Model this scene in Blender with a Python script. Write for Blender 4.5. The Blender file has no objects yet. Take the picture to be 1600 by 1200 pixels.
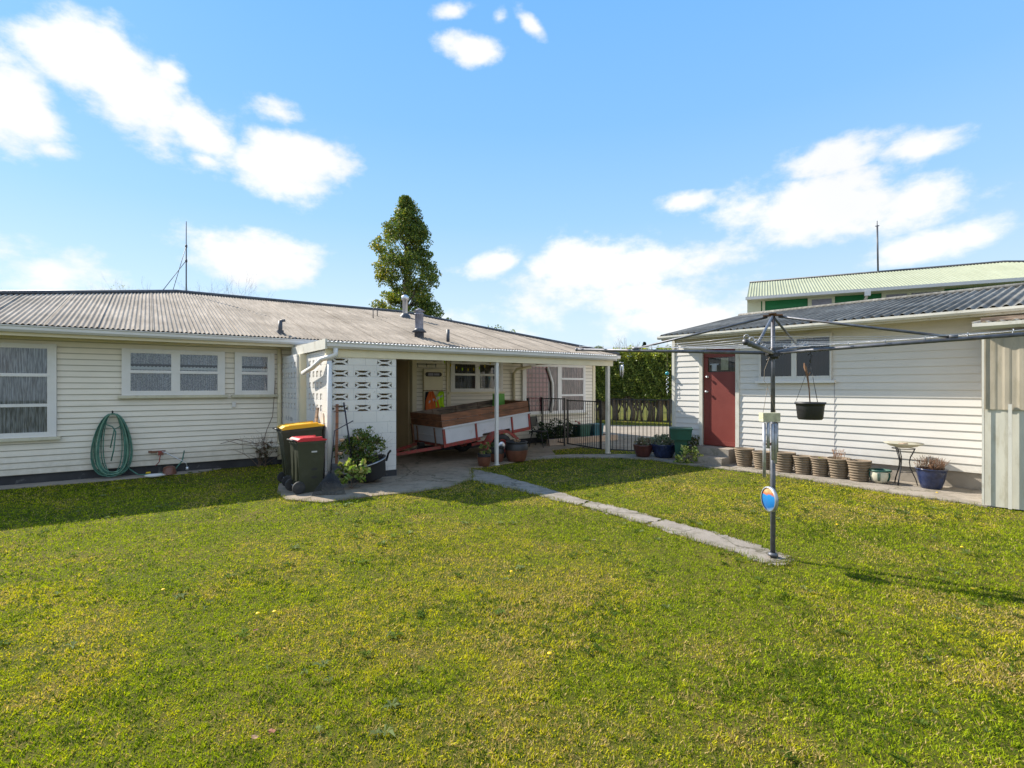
import bpy, math, random
import numpy as np
from mathutils import Matrix, Vector
random.seed(7); rng = np.random.default_rng(7)
PI = math.pi
S = bpy.context.scene
COL = S.collection
CAMZ = 1.75; F = 800.0; CX = 800.0; HY = 605.0
SUN = Vector((-.680, .389, .623)).normalized()

# ---------------------------------------------------------------- helpers
def ground(u, v, z=0.0):
    Y = (CAMZ - z) * F / (v - HY)
    return ((u - CX) / F * Y, Y)
class Frame:
    def __init__(s, ox, oy, a): s.o = (ox, oy); s.a = a; s.c = math.cos(a); s.s = math.sin(a)
    def loc(s, X, Y):
        dx, dy = X - s.o[0], Y - s.o[1]
        return (dx * s.c + dy * s.s, -dx * s.s + dy * s.c)
    def wor(s, x, y): return (s.o[0] + x * s.c - y * s.s, s.o[1] + x * s.s + y * s.c)
    def at(s, u, v, y=0.0):           # where the sight line through (u,v) meets the plane local y = const
        k = (u - CX) / F
        # world point (kY, Y); local y = -(kY-ox)*s + (Y-oy)*c = y
        Y = (y - s.o[0] * s.s + s.o[1] * s.c) / (s.c - k * s.s)
        x, _ = s.loc(k * Y, Y)
        return x, CAMZ + (HY - v) / F * Y
    def x(s, u, y=0.0): return s.at(u, 600, y)[0]
    def z(s, u, v, y=0.0): return s.at(u, v, y)[1]
class MB:
    def __init__(s): s.v = []; s.f = []; s.sm = []
    def add(s, vs, fs, smooth=False, M=None):
        n = len(s.v)
        if M is not None: vs = [tuple(M @ Vector(p)) for p in vs]
        s.v += [tuple(p) for p in vs]; s.f += [tuple(i + n for i in f) for f in fs]; s.sm += [smooth] * len(fs)
        return s
    def box(s, x0, x1, y0, y1, z0, z1, M=None):
        vs = [(x, y, z) for z in (z0, z1) for x, y in ((x0, y0), (x1, y0), (x1, y1), (x0, y1))]
        return s.add(vs, [(3, 2, 1, 0), (4, 5, 6, 7), (0, 1, 5, 4), (1, 2, 6, 5), (2, 3, 7, 6), (3, 0, 4, 7)], False, M)
    def taper(s, x0, x1, y0, y1, z0, z1, k, M=None):   # box whose top is k times as wide as its bottom
        cx, cy = (x0 + x1) / 2, (y0 + y1) / 2
        vs = [(x, y, z0) for x, y in ((x0, y0), (x1, y0), (x1, y1), (x0, y1))]
        vs += [(cx + (x - cx) * k, cy + (y - cy) * k, z1) for x, y, _ in vs[:4]]
        return s.add(vs, [(3, 2, 1, 0), (4, 5, 6, 7), (0, 1, 5, 4), (1, 2, 6, 5), (2, 3, 7, 6), (3, 0, 4, 7)], False, M)
    def bar(s, a, b, w, h, M=None):                    # rectangular bar between two points
        a = Vector(a); b = Vector(b); d = (b - a); L = d.length
        q = d.to_track_quat('X', 'Z').to_matrix().to_4x4()
        T = Matrix.Translation(a) @ q
        if M is not None: T = M @ T
        return s.box(0, L, -w / 2, w / 2, -h / 2, h / 2, T)
    def tube(s, pts, r, n=8, M=None, closed=False, caps=True):
        pts = [Vector(p) for p in pts]; m = len(pts)
        rs = r if isinstance(r, (list, tuple)) else [r] * m
        vs = []; fs = []; up = Vector((0, 0, 1)); px = None
        for i, p in enumerate(pts):
            if closed: d = pts[(i + 1) % m] - pts[i - 1]
            else: d = pts[min(i + 1, m - 1)] - pts[max(i - 1, 0)]
            if d.length < 1e-9: d = Vector((0, 0, 1))
            d.normalize()
            if px is None:
                ref = up if abs(d.z) < .9 else Vector((1, 0, 0)); px = d.cross(ref).normalized()
            else:
                px = (px - d * px.dot(d))
                if px.length < 1e-6: px = d.orthogonal()
                px.normalize()
            py = d.cross(px)
            for j in range(n):
                a = 2 * PI * j / n
                vs.append(p + (px * math.cos(a) + py * math.sin(a)) * rs[i])
        for i in range(m if closed else m - 1):
            for j in range(n):
                a, b = i * n + j, i * n + (j + 1) % n; c, d2 = ((i + 1) % m) * n + (j + 1) % n, ((i + 1) % m) * n + j
                fs.append((a, b, c, d2))
        if caps and not closed: fs.append(tuple(range(n))[::-1]); fs.append(tuple((m - 1) * n + j for j in range(n)))
        return s.add(vs, fs, True, M)
    def lathe(s, prof, c=(0, 0, 0), n=24, M=None, smooth=True):
        vs = []; fs = []
        for r, z in prof:
            for j in range(n):
                a = 2 * PI * j / n; vs.append((c[0] + r * math.cos(a), c[1] + r * math.sin(a), c[2] + z))
        for i in range(len(prof) - 1):
            for j in range(n):
                fs.append((i * n + j, i * n + (j + 1) % n, (i + 1) * n + (j + 1) % n, (i + 1) * n + j))
        return s.add(vs, fs, smooth, M)
    def prism(s, poly, z0, z1, M=None):
        n = len(poly); vs = [(x, y, z0) for x, y in poly] + [(x, y, z1) for x, y in poly]
        fs = [tuple(range(n))[::-1], tuple(range(n, 2 * n))] + [(i, (i + 1) % n, n + (i + 1) % n, n + i) for i in range(n)]
        return s.add(vs, fs, False, M)
    def extx(s, prof, x0, x1, M=None, closed=True):    # profile of (y,z) extruded along x
        n = len(prof); vs = [(x0, y, z) for y, z in prof] + [(x1, y, z) for y, z in prof]
        fs = [(i, n + i, n + (i + 1) % n, (i + 1) % n) for i in range(n if closed else n - 1)]
        if closed: fs += [tuple(range(n)), tuple(range(n, 2 * n))[::-1]]
        return s.add(vs, fs, False, M)
    def clad(s, x0, x1, z0, z1, cover, y=0.0, lap=.02, M=None):   # bevel-back weatherboards on the plane y
        z = z0
        while z < z1 - .005:
            t = min(z + cover, z1)
            s.add([(x0, y - .002, z + .004), (x1, y - .002, z + .004), (x1, y - lap, z - .007), (x0, y - lap, z - .007), (x1, y - .003, t), (x0, y - .003, t), (x0, y, t), (x1, y, t)],
                  [(0, 1, 2, 3), (3, 2, 4, 5), (0, 3, 5, 6), (1, 7, 4, 2)], False, M)
            z = t
        return s
    def build(s, name, mat, parent=None, label=None, loc=None):
        me = bpy.data.meshes.new(name); me.from_pydata(s.v, [], s.f); me.validate(); me.update()
        me.materials.append(mat)
        if any(s.sm) and len(s.sm) == len(me.polygons): me.polygons.foreach_set('use_smooth', s.sm)
        o = bpy.data.objects.new(name, me); COL.objects.link(o)
        if parent is not None: o.parent = parent
        if label: o['label'] = label
        if loc: o.location = loc
        return o
def thing(name, label, cat, loc=(0, 0, 0), rz=0, group=None):
    o = bpy.data.objects.new(name, None); COL.objects.link(o)
    o.location = loc; o.rotation_euler = (0, 0, rz); o.empty_display_size = .2
    o['label'] = label; o['category'] = cat
    if group: o['group'] = group
    return o
def tag(o, label, cat, group=None):
    o['label'] = label; o['category'] = cat
    if group: o['group'] = group
    return o
def struct(o): o['kind'] = 'structure'; return o
def stuff(o, label, cat): o['kind'] = 'stuff'; o['label'] = label; o['category'] = cat; return o
def copy_tree(o, parent=None):
    c = o.copy(); COL.objects.link(c); c.parent = parent
    for ch in list(o.children): copy_tree(ch, c)
    return c
def npmesh(name, V, Fc, mat, parent=None, cols=None, nv=3):
    """fast mesh from arrays; faces all nv-gons; cols per vertex"""
    me = bpy.data.meshes.new(name)
    V = np.asarray(V, np.float32).reshape(-1, 3); Fc = np.asarray(Fc, np.int32).reshape(-1, nv)
    me.vertices.add(len(V)); me.vertices.foreach_set('co', V.ravel())
    me.loops.add(Fc.size); me.loops.foreach_set('vertex_index', Fc.ravel())
    me.polygons.add(len(Fc)); me.polygons.foreach_set('loop_start', np.arange(0, Fc.size, nv, dtype=np.int32))
    me.polygons.foreach_set('loop_total', np.full(len(Fc), nv, np.int32))
    if cols is not None:
        a = me.color_attributes.new('Col', 'FLOAT_COLOR', 'POINT')
        c4 = np.ones((len(V), 4), np.float32); c4[:, :3] = cols; a.data.foreach_set('color', c4.ravel())
    me.update(calc_edges=True); me.materials.append(mat)
    o = bpy.data.objects.new(name, me); COL.objects.link(o)
    if parent is not None: o.parent = parent
    return o

# ---------------------------------------------------------------- materials
def M_(name):
    m = bpy.data.materials.new(name); m.use_nodes = True; nt = m.node_tree
    b = nt.nodes['Principled BSDF']; return m, nt, b
def N(nt, t, **k):
    n = nt.nodes.new(t)
    for a, v in k.items():
        if a.startswith('i_'): n.inputs[a[2:]].default_value = v
        else: setattr(n, a, v)
    return n
def rgb(c): return (c[0], c[1], c[2], 1)
def coords(nt, scale=(1, 1, 1), kind='Object'):
    tc = N(nt, 'ShaderNodeTexCoord'); mp = N(nt, 'ShaderNodeMapping'); mp.inputs['Scale'].default_value = scale
    nt.links.new(tc.outputs[kind], mp.inputs[0]); return mp.outputs[0]
def noise(nt, vec, scale, detail=4, rough=.55):
    n = N(nt, 'ShaderNodeTexNoise'); n.inputs['Scale'].default_value = scale; n.inputs['Detail'].default_value = detail
    n.inputs['Roughness'].default_value = rough; nt.links.new(vec, n.inputs['Vector']); return n.outputs['Fac']
def ramp(nt, fac, stops, interp='LINEAR'):
    r = N(nt, 'ShaderNodeValToRGB'); r.color_ramp.interpolation = interp
    e = r.color_ramp.elements
    while len(e) < len(stops): e.new(.5)
    for i, (p, c) in enumerate(stops): e[i].position = p; e[i].color = rgb(c) if len(c) == 3 else c
    nt.links.new(fac, r.inputs[0]); return r.outputs[0]
def mix(nt, fac, a, b, mode='MIX'):
    m = N(nt, 'ShaderNodeMixRGB', blend_type=mode)
    for i, x in zip((0, 1, 2), (fac, a, b)):
        if isinstance(x, (int, float)): m.inputs[i].default_value = x
        elif isinstance(x, tuple): m.inputs[i].default_value = rgb(x)
        else: nt.links.new(x, m.inputs[i])
    return m.outputs[0]
def bump(nt, b, h, strength=.3, dist=.01):
    n = N(nt, 'ShaderNodeBump'); n.inputs['Strength'].default_value = strength; n.inputs['Distance'].default_value = dist
    nt.links.new(h, n.inputs['Height']); nt.links.new(n.outputs[0], b.inputs['Normal'])
def simple(name, c, rough=.6, metal=0, var=.15, vs=3, dirt=None, dstr=.4, dscale=(1, 1, 1), dn=6, bmp=.0, spec=None, dlo=.5, dhi=.75, splash=False, laps=None):
    """paint, plastic, metal: colour with slow variation, blotches of dirt and a fine bump"""
    m, nt, b = M_(name)
    v = coords(nt); f = noise(nt, v, vs, 5)
    lo = tuple(x * (1 - var) for x in c); hi = tuple(min(1, x * (1 + var)) for x in c)
    col = ramp(nt, f, [(.3, lo), (.7, hi)])
    if dirt is not None:
        v2 = coords(nt, dscale); f2 = noise(nt, v2, dn, 6, .65)
        k = ramp(nt, f2, [(dlo, (0, 0, 0)), (dhi, (dstr,) * 3)])
        col = mix(nt, k, col, dirt)
    if laps:        # dark line under each board's lip: lap grime, with shade painted into the colour
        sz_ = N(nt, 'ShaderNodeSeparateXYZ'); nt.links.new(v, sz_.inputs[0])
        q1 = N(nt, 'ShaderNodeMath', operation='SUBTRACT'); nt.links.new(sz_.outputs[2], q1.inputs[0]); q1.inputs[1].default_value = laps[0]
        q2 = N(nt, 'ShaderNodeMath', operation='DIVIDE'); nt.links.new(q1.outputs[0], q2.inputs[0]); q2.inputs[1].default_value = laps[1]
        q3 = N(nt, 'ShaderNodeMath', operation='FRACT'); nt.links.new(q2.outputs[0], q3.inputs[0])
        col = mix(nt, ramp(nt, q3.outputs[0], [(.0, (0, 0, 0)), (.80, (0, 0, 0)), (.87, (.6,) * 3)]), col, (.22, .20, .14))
    if splash:      # grime that rain has thrown up the lowest boards, and scattered marks
        sp_ = N(nt, 'ShaderNodeSeparateXYZ'); nt.links.new(v, sp_.inputs[0])
        mr_ = N(nt, 'ShaderNodeMapRange'); mr_.inputs[1].default_value = .75; mr_.inputs[2].default_value = .15; nt.links.new(sp_.outputs[2], mr_.inputs[0])
        f3 = noise(nt, v, 5, 6, .7); ml = N(nt, 'ShaderNodeMath', operation='MULTIPLY'); nt.links.new(f3, ml.inputs[0]); nt.links.new(mr_.outputs[0], ml.inputs[1])
        col = mix(nt, ramp(nt, ml.outputs[0], [(.12, (0, 0, 0)), (.6, (.55,) * 3)]), col, (.27, .24, .17))
        f4 = noise(nt, v, 28, 3, .6); col = mix(nt, ramp(nt, f4, [(.70, (0, 0, 0)), (.76, (.45,) * 3)]), col, (.3, .28, .24))
    nt.links.new(col, b.inputs['Base Color'])
    b.inputs['Roughness'].default_value = rough; b.inputs['Metallic'].default_value = metal
    if spec is not None: b.inputs['Specular IOR Level'].default_value = spec
    if bmp: bump(nt, b, noise(nt, v, 60, 3), bmp, .004)
    return m
mat = {}
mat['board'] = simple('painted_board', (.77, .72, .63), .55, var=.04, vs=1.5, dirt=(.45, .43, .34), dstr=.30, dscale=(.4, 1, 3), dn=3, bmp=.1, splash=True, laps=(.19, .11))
mat['shedboard'] = simple('shed_board', (.635, .615, .59), .55, var=.03, vs=1.5, dirt=(.5, .47, .4), dstr=.25, dscale=(.4, 1, 3), dn=3, bmp=.1, splash=True)
mat['white'] = simple('white_paint', (.70, .69, .68), .45, var=.03, dirt=(.5, .47, .4), dstr=.22, dn=4, bmp=.05)
mat['oldwhite'] = simple('weathered_white_paint', (.60, .58, .52), .6, var=.06, dirt=(.26, .22, .15), dstr=.5, dscale=(1, 1, .5), dn=9, bmp=.2, dlo=.54, dhi=.75)
mat['cream'] = simple('cream_paint', (.69, .62, .45), .55, var=.04, dirt=(.5, .44, .32), dstr=.25, dn=4)
mat['sill'] = simple('sill_paint', (.55, .52, .40), .6, var=.1, dirt=(.25, .22, .15), dstr=.5, dn=9)
mat['tan'] = simple('tan_panel', (.72, .59, .40), .5, var=.08, vs=2)
mat['found'] = simple('dark_foundation', (.035, .036, .04), .8, var=.3, dirt=(.25, .25, .25), dstr=.5, dn=8, bmp=.5, dlo=.6, dhi=.75)
mat['concrete'] = simple('concrete', (.30, .265, .225), .85, var=.15, vs=2, dirt=(.16, .14, .11), dstr=.6, dn=5, bmp=.5)
mat['cap'] = simple('ridge_cap', (.055, .06, .075), .5, var=.2, dirt=(.2, .2, .2), dstr=.3)
mat['gutter'] = simple('gutter_paint', (.64, .63, .62), .4, var=.04, dirt=(.4, .38, .33), dstr=.3, dscale=(.6, 1, 3), dn=4)
mat['black'] = simple('black_metal', (.018, .018, .02), .45, var=.3)
mat['blackplastic'] = simple('black_plastic', (.022, .022, .024), .5, var=.2, bmp=.1)
mat['galv'] = simple('galvanised_steel', (.42, .43, .46), .45, metal=.55, var=.25, vs=14, dirt=(.16, .15, .15), dstr=.6, dn=20)
mat['pole'] = simple('dull_steel_tube', (.115, .12, .14), .5, metal=.4, var=.3, vs=18, dirt=(.25, .13, .08), dstr=.4, dn=11, dlo=.58, dhi=.7)
mat['rust'] = simple('rusty_steel', (.20, .10, .06), .8, var=.4, vs=20)
mat['silver'] = simple('bright_flue', (.62, .64, .68), .3, metal=.8, var=.1)
mat['lead'] = simple('grey_flue', (.22, .22, .27), .6, metal=.2, var=.2, vs=8)
mat['binbody'] = simple('bin_green', (.034, .037, .020), .5, var=.12, vs=4, dirt=(.1, .1, .08), dstr=.3, dn=6)
mat['binred'] = simple('bin_red', (.55, .02, .035), .4, var=.1)
mat['binyellow'] = simple('bin_yellow', (.80, .42, .01), .4, var=.1)
mat['rubber'] = simple('rubber', (.03, .03, .032), .8, var=.3, dirt=(.12, .11, .1), dstr=.4, bmp=.2)
mat['red'] = simple('trailer_red', (.30, .035, .03), .55, var=.25, vs=10, dirt=(.14, .07, .045), dstr=.8, dn=14, dlo=.45, dhi=.6)
mat['panel'] = simple('trailer_white_panel', (.58, .58, .62), .5, var=.06, dirt=(.3, .22, .16), dstr=.5, dn=6, dlo=.58, dhi=.75)
mat['wood'] = simple('stained_wood', (.26, .105, .05), .65, var=.3, vs=3, dirt=(.06, .035, .025), dstr=.7, dscale=(.5, 1, 8), dn=5, bmp=.4, dlo=.42, dhi=.62)
mat['greywood'] = simple('grey_wood', (.27, .20, .15), .8, var=.3, dirt=(.05, .035, .03), dstr=.7, dscale=(.6, .6, 5), dn=5, bmp=.4, dlo=.42, dhi=.6)
mat['paleboard'] = simple('pale_worn_wood', (.48, .46, .31), .8, var=.2, vs=14, dirt=(.2, .15, .1), dstr=.6, dn=20)
mat['door'] = simple('door_red', (.185, .034, .026), .5, var=.10, vs=3, dirt=(.16, .045, .035), dstr=.4, dn=3, bmp=.25)
mat['hose'] = simple('hose_green', (.06, .17, .13), .45, var=.35, vs=9)
mat['hosepale'] = simple('hose_pale_green', (.14, .27, .19), .45, var=.2, vs=9)
mat['brown'] = simple('glazed_brown', (.14, .055, .035), .35, var=.25, vs=7)
mat['terra'] = simple('ribbed_pot', (.20, .15, .10), .75, var=.2, vs=8, dirt=(.1, .075, .055), dstr=.6, dn=12)
mat['blue'] = simple('blue_glaze', (.018, .028, .075), .2, var=.5, vs=10, dirt=(.07, .08, .12), dstr=.4, dn=14)
mat['redpot'] = simple('red_glaze', (.08, .027, .022), .3, var=.3, vs=8)
mat['greenpot'] = simple('green_plastic', (.008, .07, .05), .45, var=.2, vs=6)
mat['cream_glaze'] = simple('cream_glaze', (.55, .53, .42), .3, var=.08)
mat['soil'] = simple('soil', (.045, .03, .02), .95, var=.5, vs=30, bmp=.6)
mat['bark'] = simple('bark', (.14, .11, .085), .9, var=.35, vs=12, dscale=(1, 1, .3), dirt=(.05, .04, .03), dstr=.6, dn=14, bmp=.6)
mat['twig'] = simple('twig', (.16, .11, .08), .9, var=.3, vs=14)
mat['paletwig'] = simple('pale_twig', (.23, .2, .17), .9, var=.2)
mat['dry'] = simple('dry_stems', (.22, .12, .07), .9, var=.4, vs=30)
mat['rock'] = simple('stone', (.6, .6, .6), .8, var=.1, bmp=.4)
mat['orange'] = simple('orange_fabric', (.75, .17, .04), .8, var=.15)
mat['lime'] = simple('lime_fabric', (.55, .85, .03), .8, var=.15)
mat['navy'] = simple('dark_fabric', (.02, .02, .035), .9, var=.3)
mat['reflective'] = simple('grey_tape', (.5, .5, .52), .4, var=.05)
mat['greenwall'] = simple('green_paint', (.0, .15, .04), .5, var=.05, vs=2)
mat['palegreen'] = simple('pale_green_paint', (.52, .54, .40), .55, var=.05)
mat['dark'] = simple('dark_void', (.01, .01, .013), .9, var=.1)
mat['rope'] = simple('rope', (.25, .2, .15), .9)
mat['wire'] = simple('wire', (.45, .46, .5), .4, metal=.5)
mat['brick'] = simple('pale_brick', (.38, .29, .22), .85, var=.2, vs=9, bmp=.4)
mat['teal'] = simple('teal_glass', (.03, .28, .34), .15, var=.3, vs=30)
mat['yellow'] = simple('yellow_plastic', (.7, .5, .02), .5)

def glassmat(name, tint=(.9, .95, 1), refl=.10, rough=.02):
    m, nt, b = M_(name); nt.nodes.remove(b)
    out = nt.nodes['Material Output']
    t = N(nt, 'ShaderNodeBsdfTransparent'); t.inputs[0].default_value = rgb(tint)
    g = N(nt, 'ShaderNodeBsdfGlossy'); g.inputs['Roughness'].default_value = rough
    fr = N(nt, 'ShaderNodeFresnel'); fr.inputs[0].default_value = 1.5
    ad = N(nt, 'ShaderNodeMath', operation='ADD'); ad.inputs[1].default_value = refl; nt.links.new(fr.outputs[0], ad.inputs[0])
    ms = N(nt, 'ShaderNodeMixShader'); nt.links.new(ad.outputs[0], ms.inputs[0]); nt.links.new(t.outputs[0], ms.inputs[1]); nt.links.new(g.outputs[0], ms.inputs[2])
    nt.links.new(ms.outputs[0], out.inputs[0]); return m
mat['glass'] = glassmat('window_glass', (.9, .95, 1), .03)
mat['darkglass'] = glassmat('dim_glass', (.5, .52, .6), .02)
def stripes(nt, coord_axis, freq, vec):
    s = N(nt, 'ShaderNodeSeparateXYZ'); nt.links.new(vec, s.inputs[0])
    m1 = N(nt, 'ShaderNodeMath', operation='MULTIPLY'); m1.inputs[1].default_value = freq * 2 * PI; nt.links.new(s.outputs[coord_axis], m1.inputs[0])
    m2 = N(nt, 'ShaderNodeMath', operation='SINE'); nt.links.new(m1.outputs[0], m2.inputs[0])
    m3 = N(nt, 'ShaderNodeMath', operation='MULTIPLY_ADD'); m3.inputs[1].default_value = .5; m3.inputs[2].default_value = .5; nt.links.new(m2.outputs[0], m3.inputs[0])
    return m3.outputs[0]
def curtain(name, a, b_, plaid=False, lace=False, net=False):
    m, nt, b = M_(name); v = coords(nt)
    f = noise(nt, coords(nt, (22, 1, .35)), 3, 4)
    col = ramp(nt, f, [(.3, a), (.7, b_)])
    if plaid:
        sx = stripes(nt, 0, 7, v); sz = stripes(nt, 2, 7, v)
        col = mix(nt, ramp(nt, sx, [(.6, (0, 0, 0)), (.9, (.75,) * 3)]), col, (.10, .035, .045))
        col = mix(nt, ramp(nt, sz, [(.6, (0, 0, 0)), (.9, (.7,) * 3)]), col, (.11, .04, .05))
    if lace:
        f2 = noise(nt, v, 45, 2); col = mix(nt, ramp(nt, f2, [(.4, (0, 0, 0)), (.62, (.6,) * 3)]), col, (.08, .085, .1))
    if net:
        f2 = noise(nt, coords(nt, (30, 1, 2)), 2, 2); col = mix(nt, ramp(nt, f2, [(.4, (0, 0, 0)), (.62, (.7,) * 3)]), col, (.07, .07, .08))
    nt.links.new(col, b.inputs['Base Color']); b.inputs['Roughness'].default_value = .9
    return m
mat['lace'] = curtain('lace_curtain', (.30, .30, .34), (.62, .62, .66), lace=True)
mat['net'] = curtain('net_curtain', (.30, .30, .31), (.62, .62, .64), net=True)
mat['plaid'] = curtain('plaid_curtain', (.40, .13, .14), (.48, .19, .19), plaid=True)
mat['stripe'] = curtain('grey_pink_curtain', (.20, .17, .17), (.42, .28, .26), net=True)
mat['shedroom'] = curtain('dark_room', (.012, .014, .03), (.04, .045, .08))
mat['blind'] = curtain('white_valance', (.5, .5, .5), (.6, .6, .6))

def roofmat(name, c, c2, dirt, wl, streak=.5):
    m, nt, b = M_(name)
    v = coords(nt)
    st = noise(nt, coords(nt, (9, .5, .5)), 1.6, 6, .7)
    col = ramp(nt, st, [(.38, c), (.62, c2)])
    big = noise(nt, v, .8, 6, .65)
    col = mix(nt, ramp(nt, big, [(.42, (0, 0, 0)), (.66, (streak,) * 3)]), col, dirt)
    fine = noise(nt, v, 22, 5, .7)
    col = mix(nt, ramp(nt, fine, [(.5, (0, 0, 0)), (.72, (.5,) * 3)]), col, dirt)
    sx = stripes(nt, 0, 1 / wl, v)
    col = mix(nt, ramp(nt, sx, [(0, (.32,) * 3), (.45, (0, 0, 0))]), col, dirt)
    nt.links.new(col, b.inputs['Base Color']); b.inputs['Roughness'].default_value = .9
    b.inputs['Specular IOR Level'].default_value = .08
    bump(nt, b, fine, .25, .006)
    return m
mat['roof'] = roofmat('faded_corrugated_iron', (.29, .25, .21), (.47, .405, .34), (.16, .135, .11), .076, .6)
mat['shedroof'] = roofmat('grey_corrugated_roof', (.17, .165, .155), (.29, .28, .255), (.085, .08, .07), .146, .8)
mat['greenroof'] = roofmat('pale_green_iron', (.31, .33, .24), (.37, .39, .29), (.24, .25, .17), .10, .3)

def sheetmat(name, c, transl):
    m, nt, b = M_(name); out = nt.nodes['Material Output']
    v = coords(nt, (1, 1, .35)); f = noise(nt, v, 4, 6, .65)
    col = ramp(nt, f, [(.3, tuple(x * .82 for x in c)), (.62, c)])
    f2 = noise(nt, coords(nt, (3, 3, .6)), 4, 5, .7)
    col = mix(nt, ramp(nt, f2, [(.52, (0, 0, 0)), (.72, (.45,) * 3)]), col, (.30, .25, .14))
    nt.links.new(col, b.inputs['Base Color']); b.inputs['Roughness'].default_value = .45
    if transl:
        t = N(nt, 'ShaderNodeBsdfTranslucent'); nt.links.new(col, t.inputs[0])
        ms = N(nt, 'ShaderNodeMixShader'); ms.inputs[0].default_value = transl
        nt.links.new(b.outputs[0], ms.inputs[1]); nt.links.new(t.outputs[0], ms.inputs[2]); nt.links.new(ms.outputs[0], out.inputs[0])
    return m
mat['sheet_up'] = sheetmat('translucent_sheet', (.62, .55, .43), .35)
mat['sheet_low'] = sheetmat('painted_sheet', (.58, .56, .48), 0)
mat['glassdish'] = sheetmat('clouded_glass_dish', (.62, .60, .50), .3)

def blockmat():
    m, nt, b = M_('painted_block'); v = coords(nt)
    f = noise(nt, v, 2.5, 6, .6)
    col = ramp(nt, f, [(.3, (.63, .615, .595)), (.7, (.72, .70, .675))])
    bt = N(nt, 'ShaderNodeTexBrick'); bt.inputs['Scale'].default_value = 1; bt.inputs['Brick Width'].default_value = .44; bt.inputs['Row Height'].default_value = .216
    bt.inputs['Mortar Size'].default_value = .006; bt.inputs['Color1'].default_value = (1, 1, 1, 1); bt.inputs['Color2'].default_value = (1, 1, 1, 1); bt.inputs['Mortar'].default_value = (0, 0, 0, 1)
    sp = N(nt, 'ShaderNodeSeparateXYZ'); nt.links.new(v, sp.inputs[0]); cb = N(nt, 'ShaderNodeCombineXYZ')
    ad = N(nt, 'ShaderNodeMath', operation='ADD'); nt.links.new(sp.outputs[0], ad.inputs[0]); nt.links.new(sp.outputs[1], ad.inputs[1])
    nt.links.new(ad.outputs[0], cb.inputs[0]); nt.links.new(sp.outputs[2], cb.inputs[1]); nt.links.new(cb.outputs[0], bt.inputs['Vector'])
    inv = ramp(nt, bt.outputs['Color'], [(0, (.45,) * 3), (1, (0, 0, 0))])
    col = mix(nt, inv, col, (.42, .42, .44))
    f2 = noise(nt, v, 16, 6, .7)
    col = mix(nt, ramp(nt, f2, [(.62, (0, 0, 0)), (.70, (.7,) * 3)]), col, (.2, .2, .2))
    nt.links.new(col, b.inputs['Base Color']); b.inputs['Roughness'].default_value = .7
    bump(nt, b, bt.outputs['Color'], .5, .01); return m
mat['block'] = blockmat()

def leafmat(name, tr=.35, rough=.45, spec=.3):
    m, nt, b = M_(name); out = nt.nodes['Material Output']
    a = N(nt, 'ShaderNodeAttribute', attribute_name='Col')
    nt.links.new(a.outputs['Color'], b.inputs['Base Color']); b.inputs['Roughness'].default_value = rough
    b.inputs['Specular IOR Level'].default_value = spec
    t = N(nt, 'ShaderNodeBsdfTranslucent')
    mm = mix(nt, 1.0, a.outputs['Color'], (1.2, 1.2, .5), 'MULTIPLY'); nt.links.new(mm, t.inputs[0])
    ms = N(nt, 'ShaderNodeMixShader'); ms.inputs[0].default_value = tr
    nt.links.new(b.outputs[0], ms.inputs[1]); nt.links.new(t.outputs[0], ms.inputs[2]); nt.links.new(ms.outputs[0], out.inputs[0])
    return m
mat['leaf'] = leafmat('leaf'); mat['grass'] = leafmat('grass_blade', .4, .8, .08)

def groundmat(name, stops, scale, fine, bmp=.5, dirt=None, crack=0):
    m, nt, b = M_(name); v = coords(nt, kind='Object')
    f = noise(nt, v, scale, 6, .65); col = ramp(nt, f, stops)
    f2 = noise(nt, v, fine, 4, .8); col = mix(nt, .55, col, ramp(nt, f2, [(.25, (.35,) * 3), (.75, (1.35,) * 3)]), 'MULTIPLY')
    if dirt:
        f3 = noise(nt, v, scale * 3, 6, .7); col = mix(nt, ramp(nt, f3, [(.52, (0, 0, 0)), (.7, (.6,) * 3)]), col, dirt)
    if crack:
        f5 = N(nt, 'ShaderNodeTexNoise'); f5.inputs['Scale'].default_value = 3; f5.inputs['Detail'].default_value = 5; nt.links.new(v, f5.inputs['Vector'])
        vv = mix(nt, .35, v, f5.outputs['Color']); vo = N(nt, 'ShaderNodeTexVoronoi', feature='DISTANCE_TO_EDGE'); vo.inputs['Scale'].default_value = crack; nt.links.new(vv, vo.inputs['Vector'])
        col = mix(nt, ramp(nt, vo.outputs['Distance'], [(0, (.8,) * 3), (.012, (0, 0, 0))]), col, (.06, .055, .03))
        f6 = noise(nt, v, 5, 6, .75); col = mix(nt, ramp(nt, f6, [(.50, (0, 0, 0)), (.62, (.55,) * 3)]), col, (.13, .12, .08))
    nt.links.new(col, b.inputs['Base Color']); b.inputs['Roughness'].default_value = .95; b.inputs['Specular IOR Level'].default_value = .1
    bump(nt, b, f2, bmp, .01); return m
mat['lawn'] = groundmat('lawn_soil', [(.3, (.07, .085, .012)), (.5, (.10, .10, .015)), (.7, (.14, .11, .03))], 1.2, 90, .8)
mat['slab'] = groundmat('slab_concrete', [(.3, (.24, .185, .135)), (.7, (.36, .295, .225))], .9, 70, .3, (.15, .12, .09), .75)
mat['path'] = groundmat('pebbled_concrete', [(.3, (.27, .235, .20)), (.7, (.38, .335, .285))], 1.5, 110, .8, (.2, .17, .13), 1.1)
mat['drive'] = groundmat('driveway_concrete', [(.3, (.24, .205, .17)), (.7, (.33, .285, .24))], .5, 40, .3)

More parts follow.
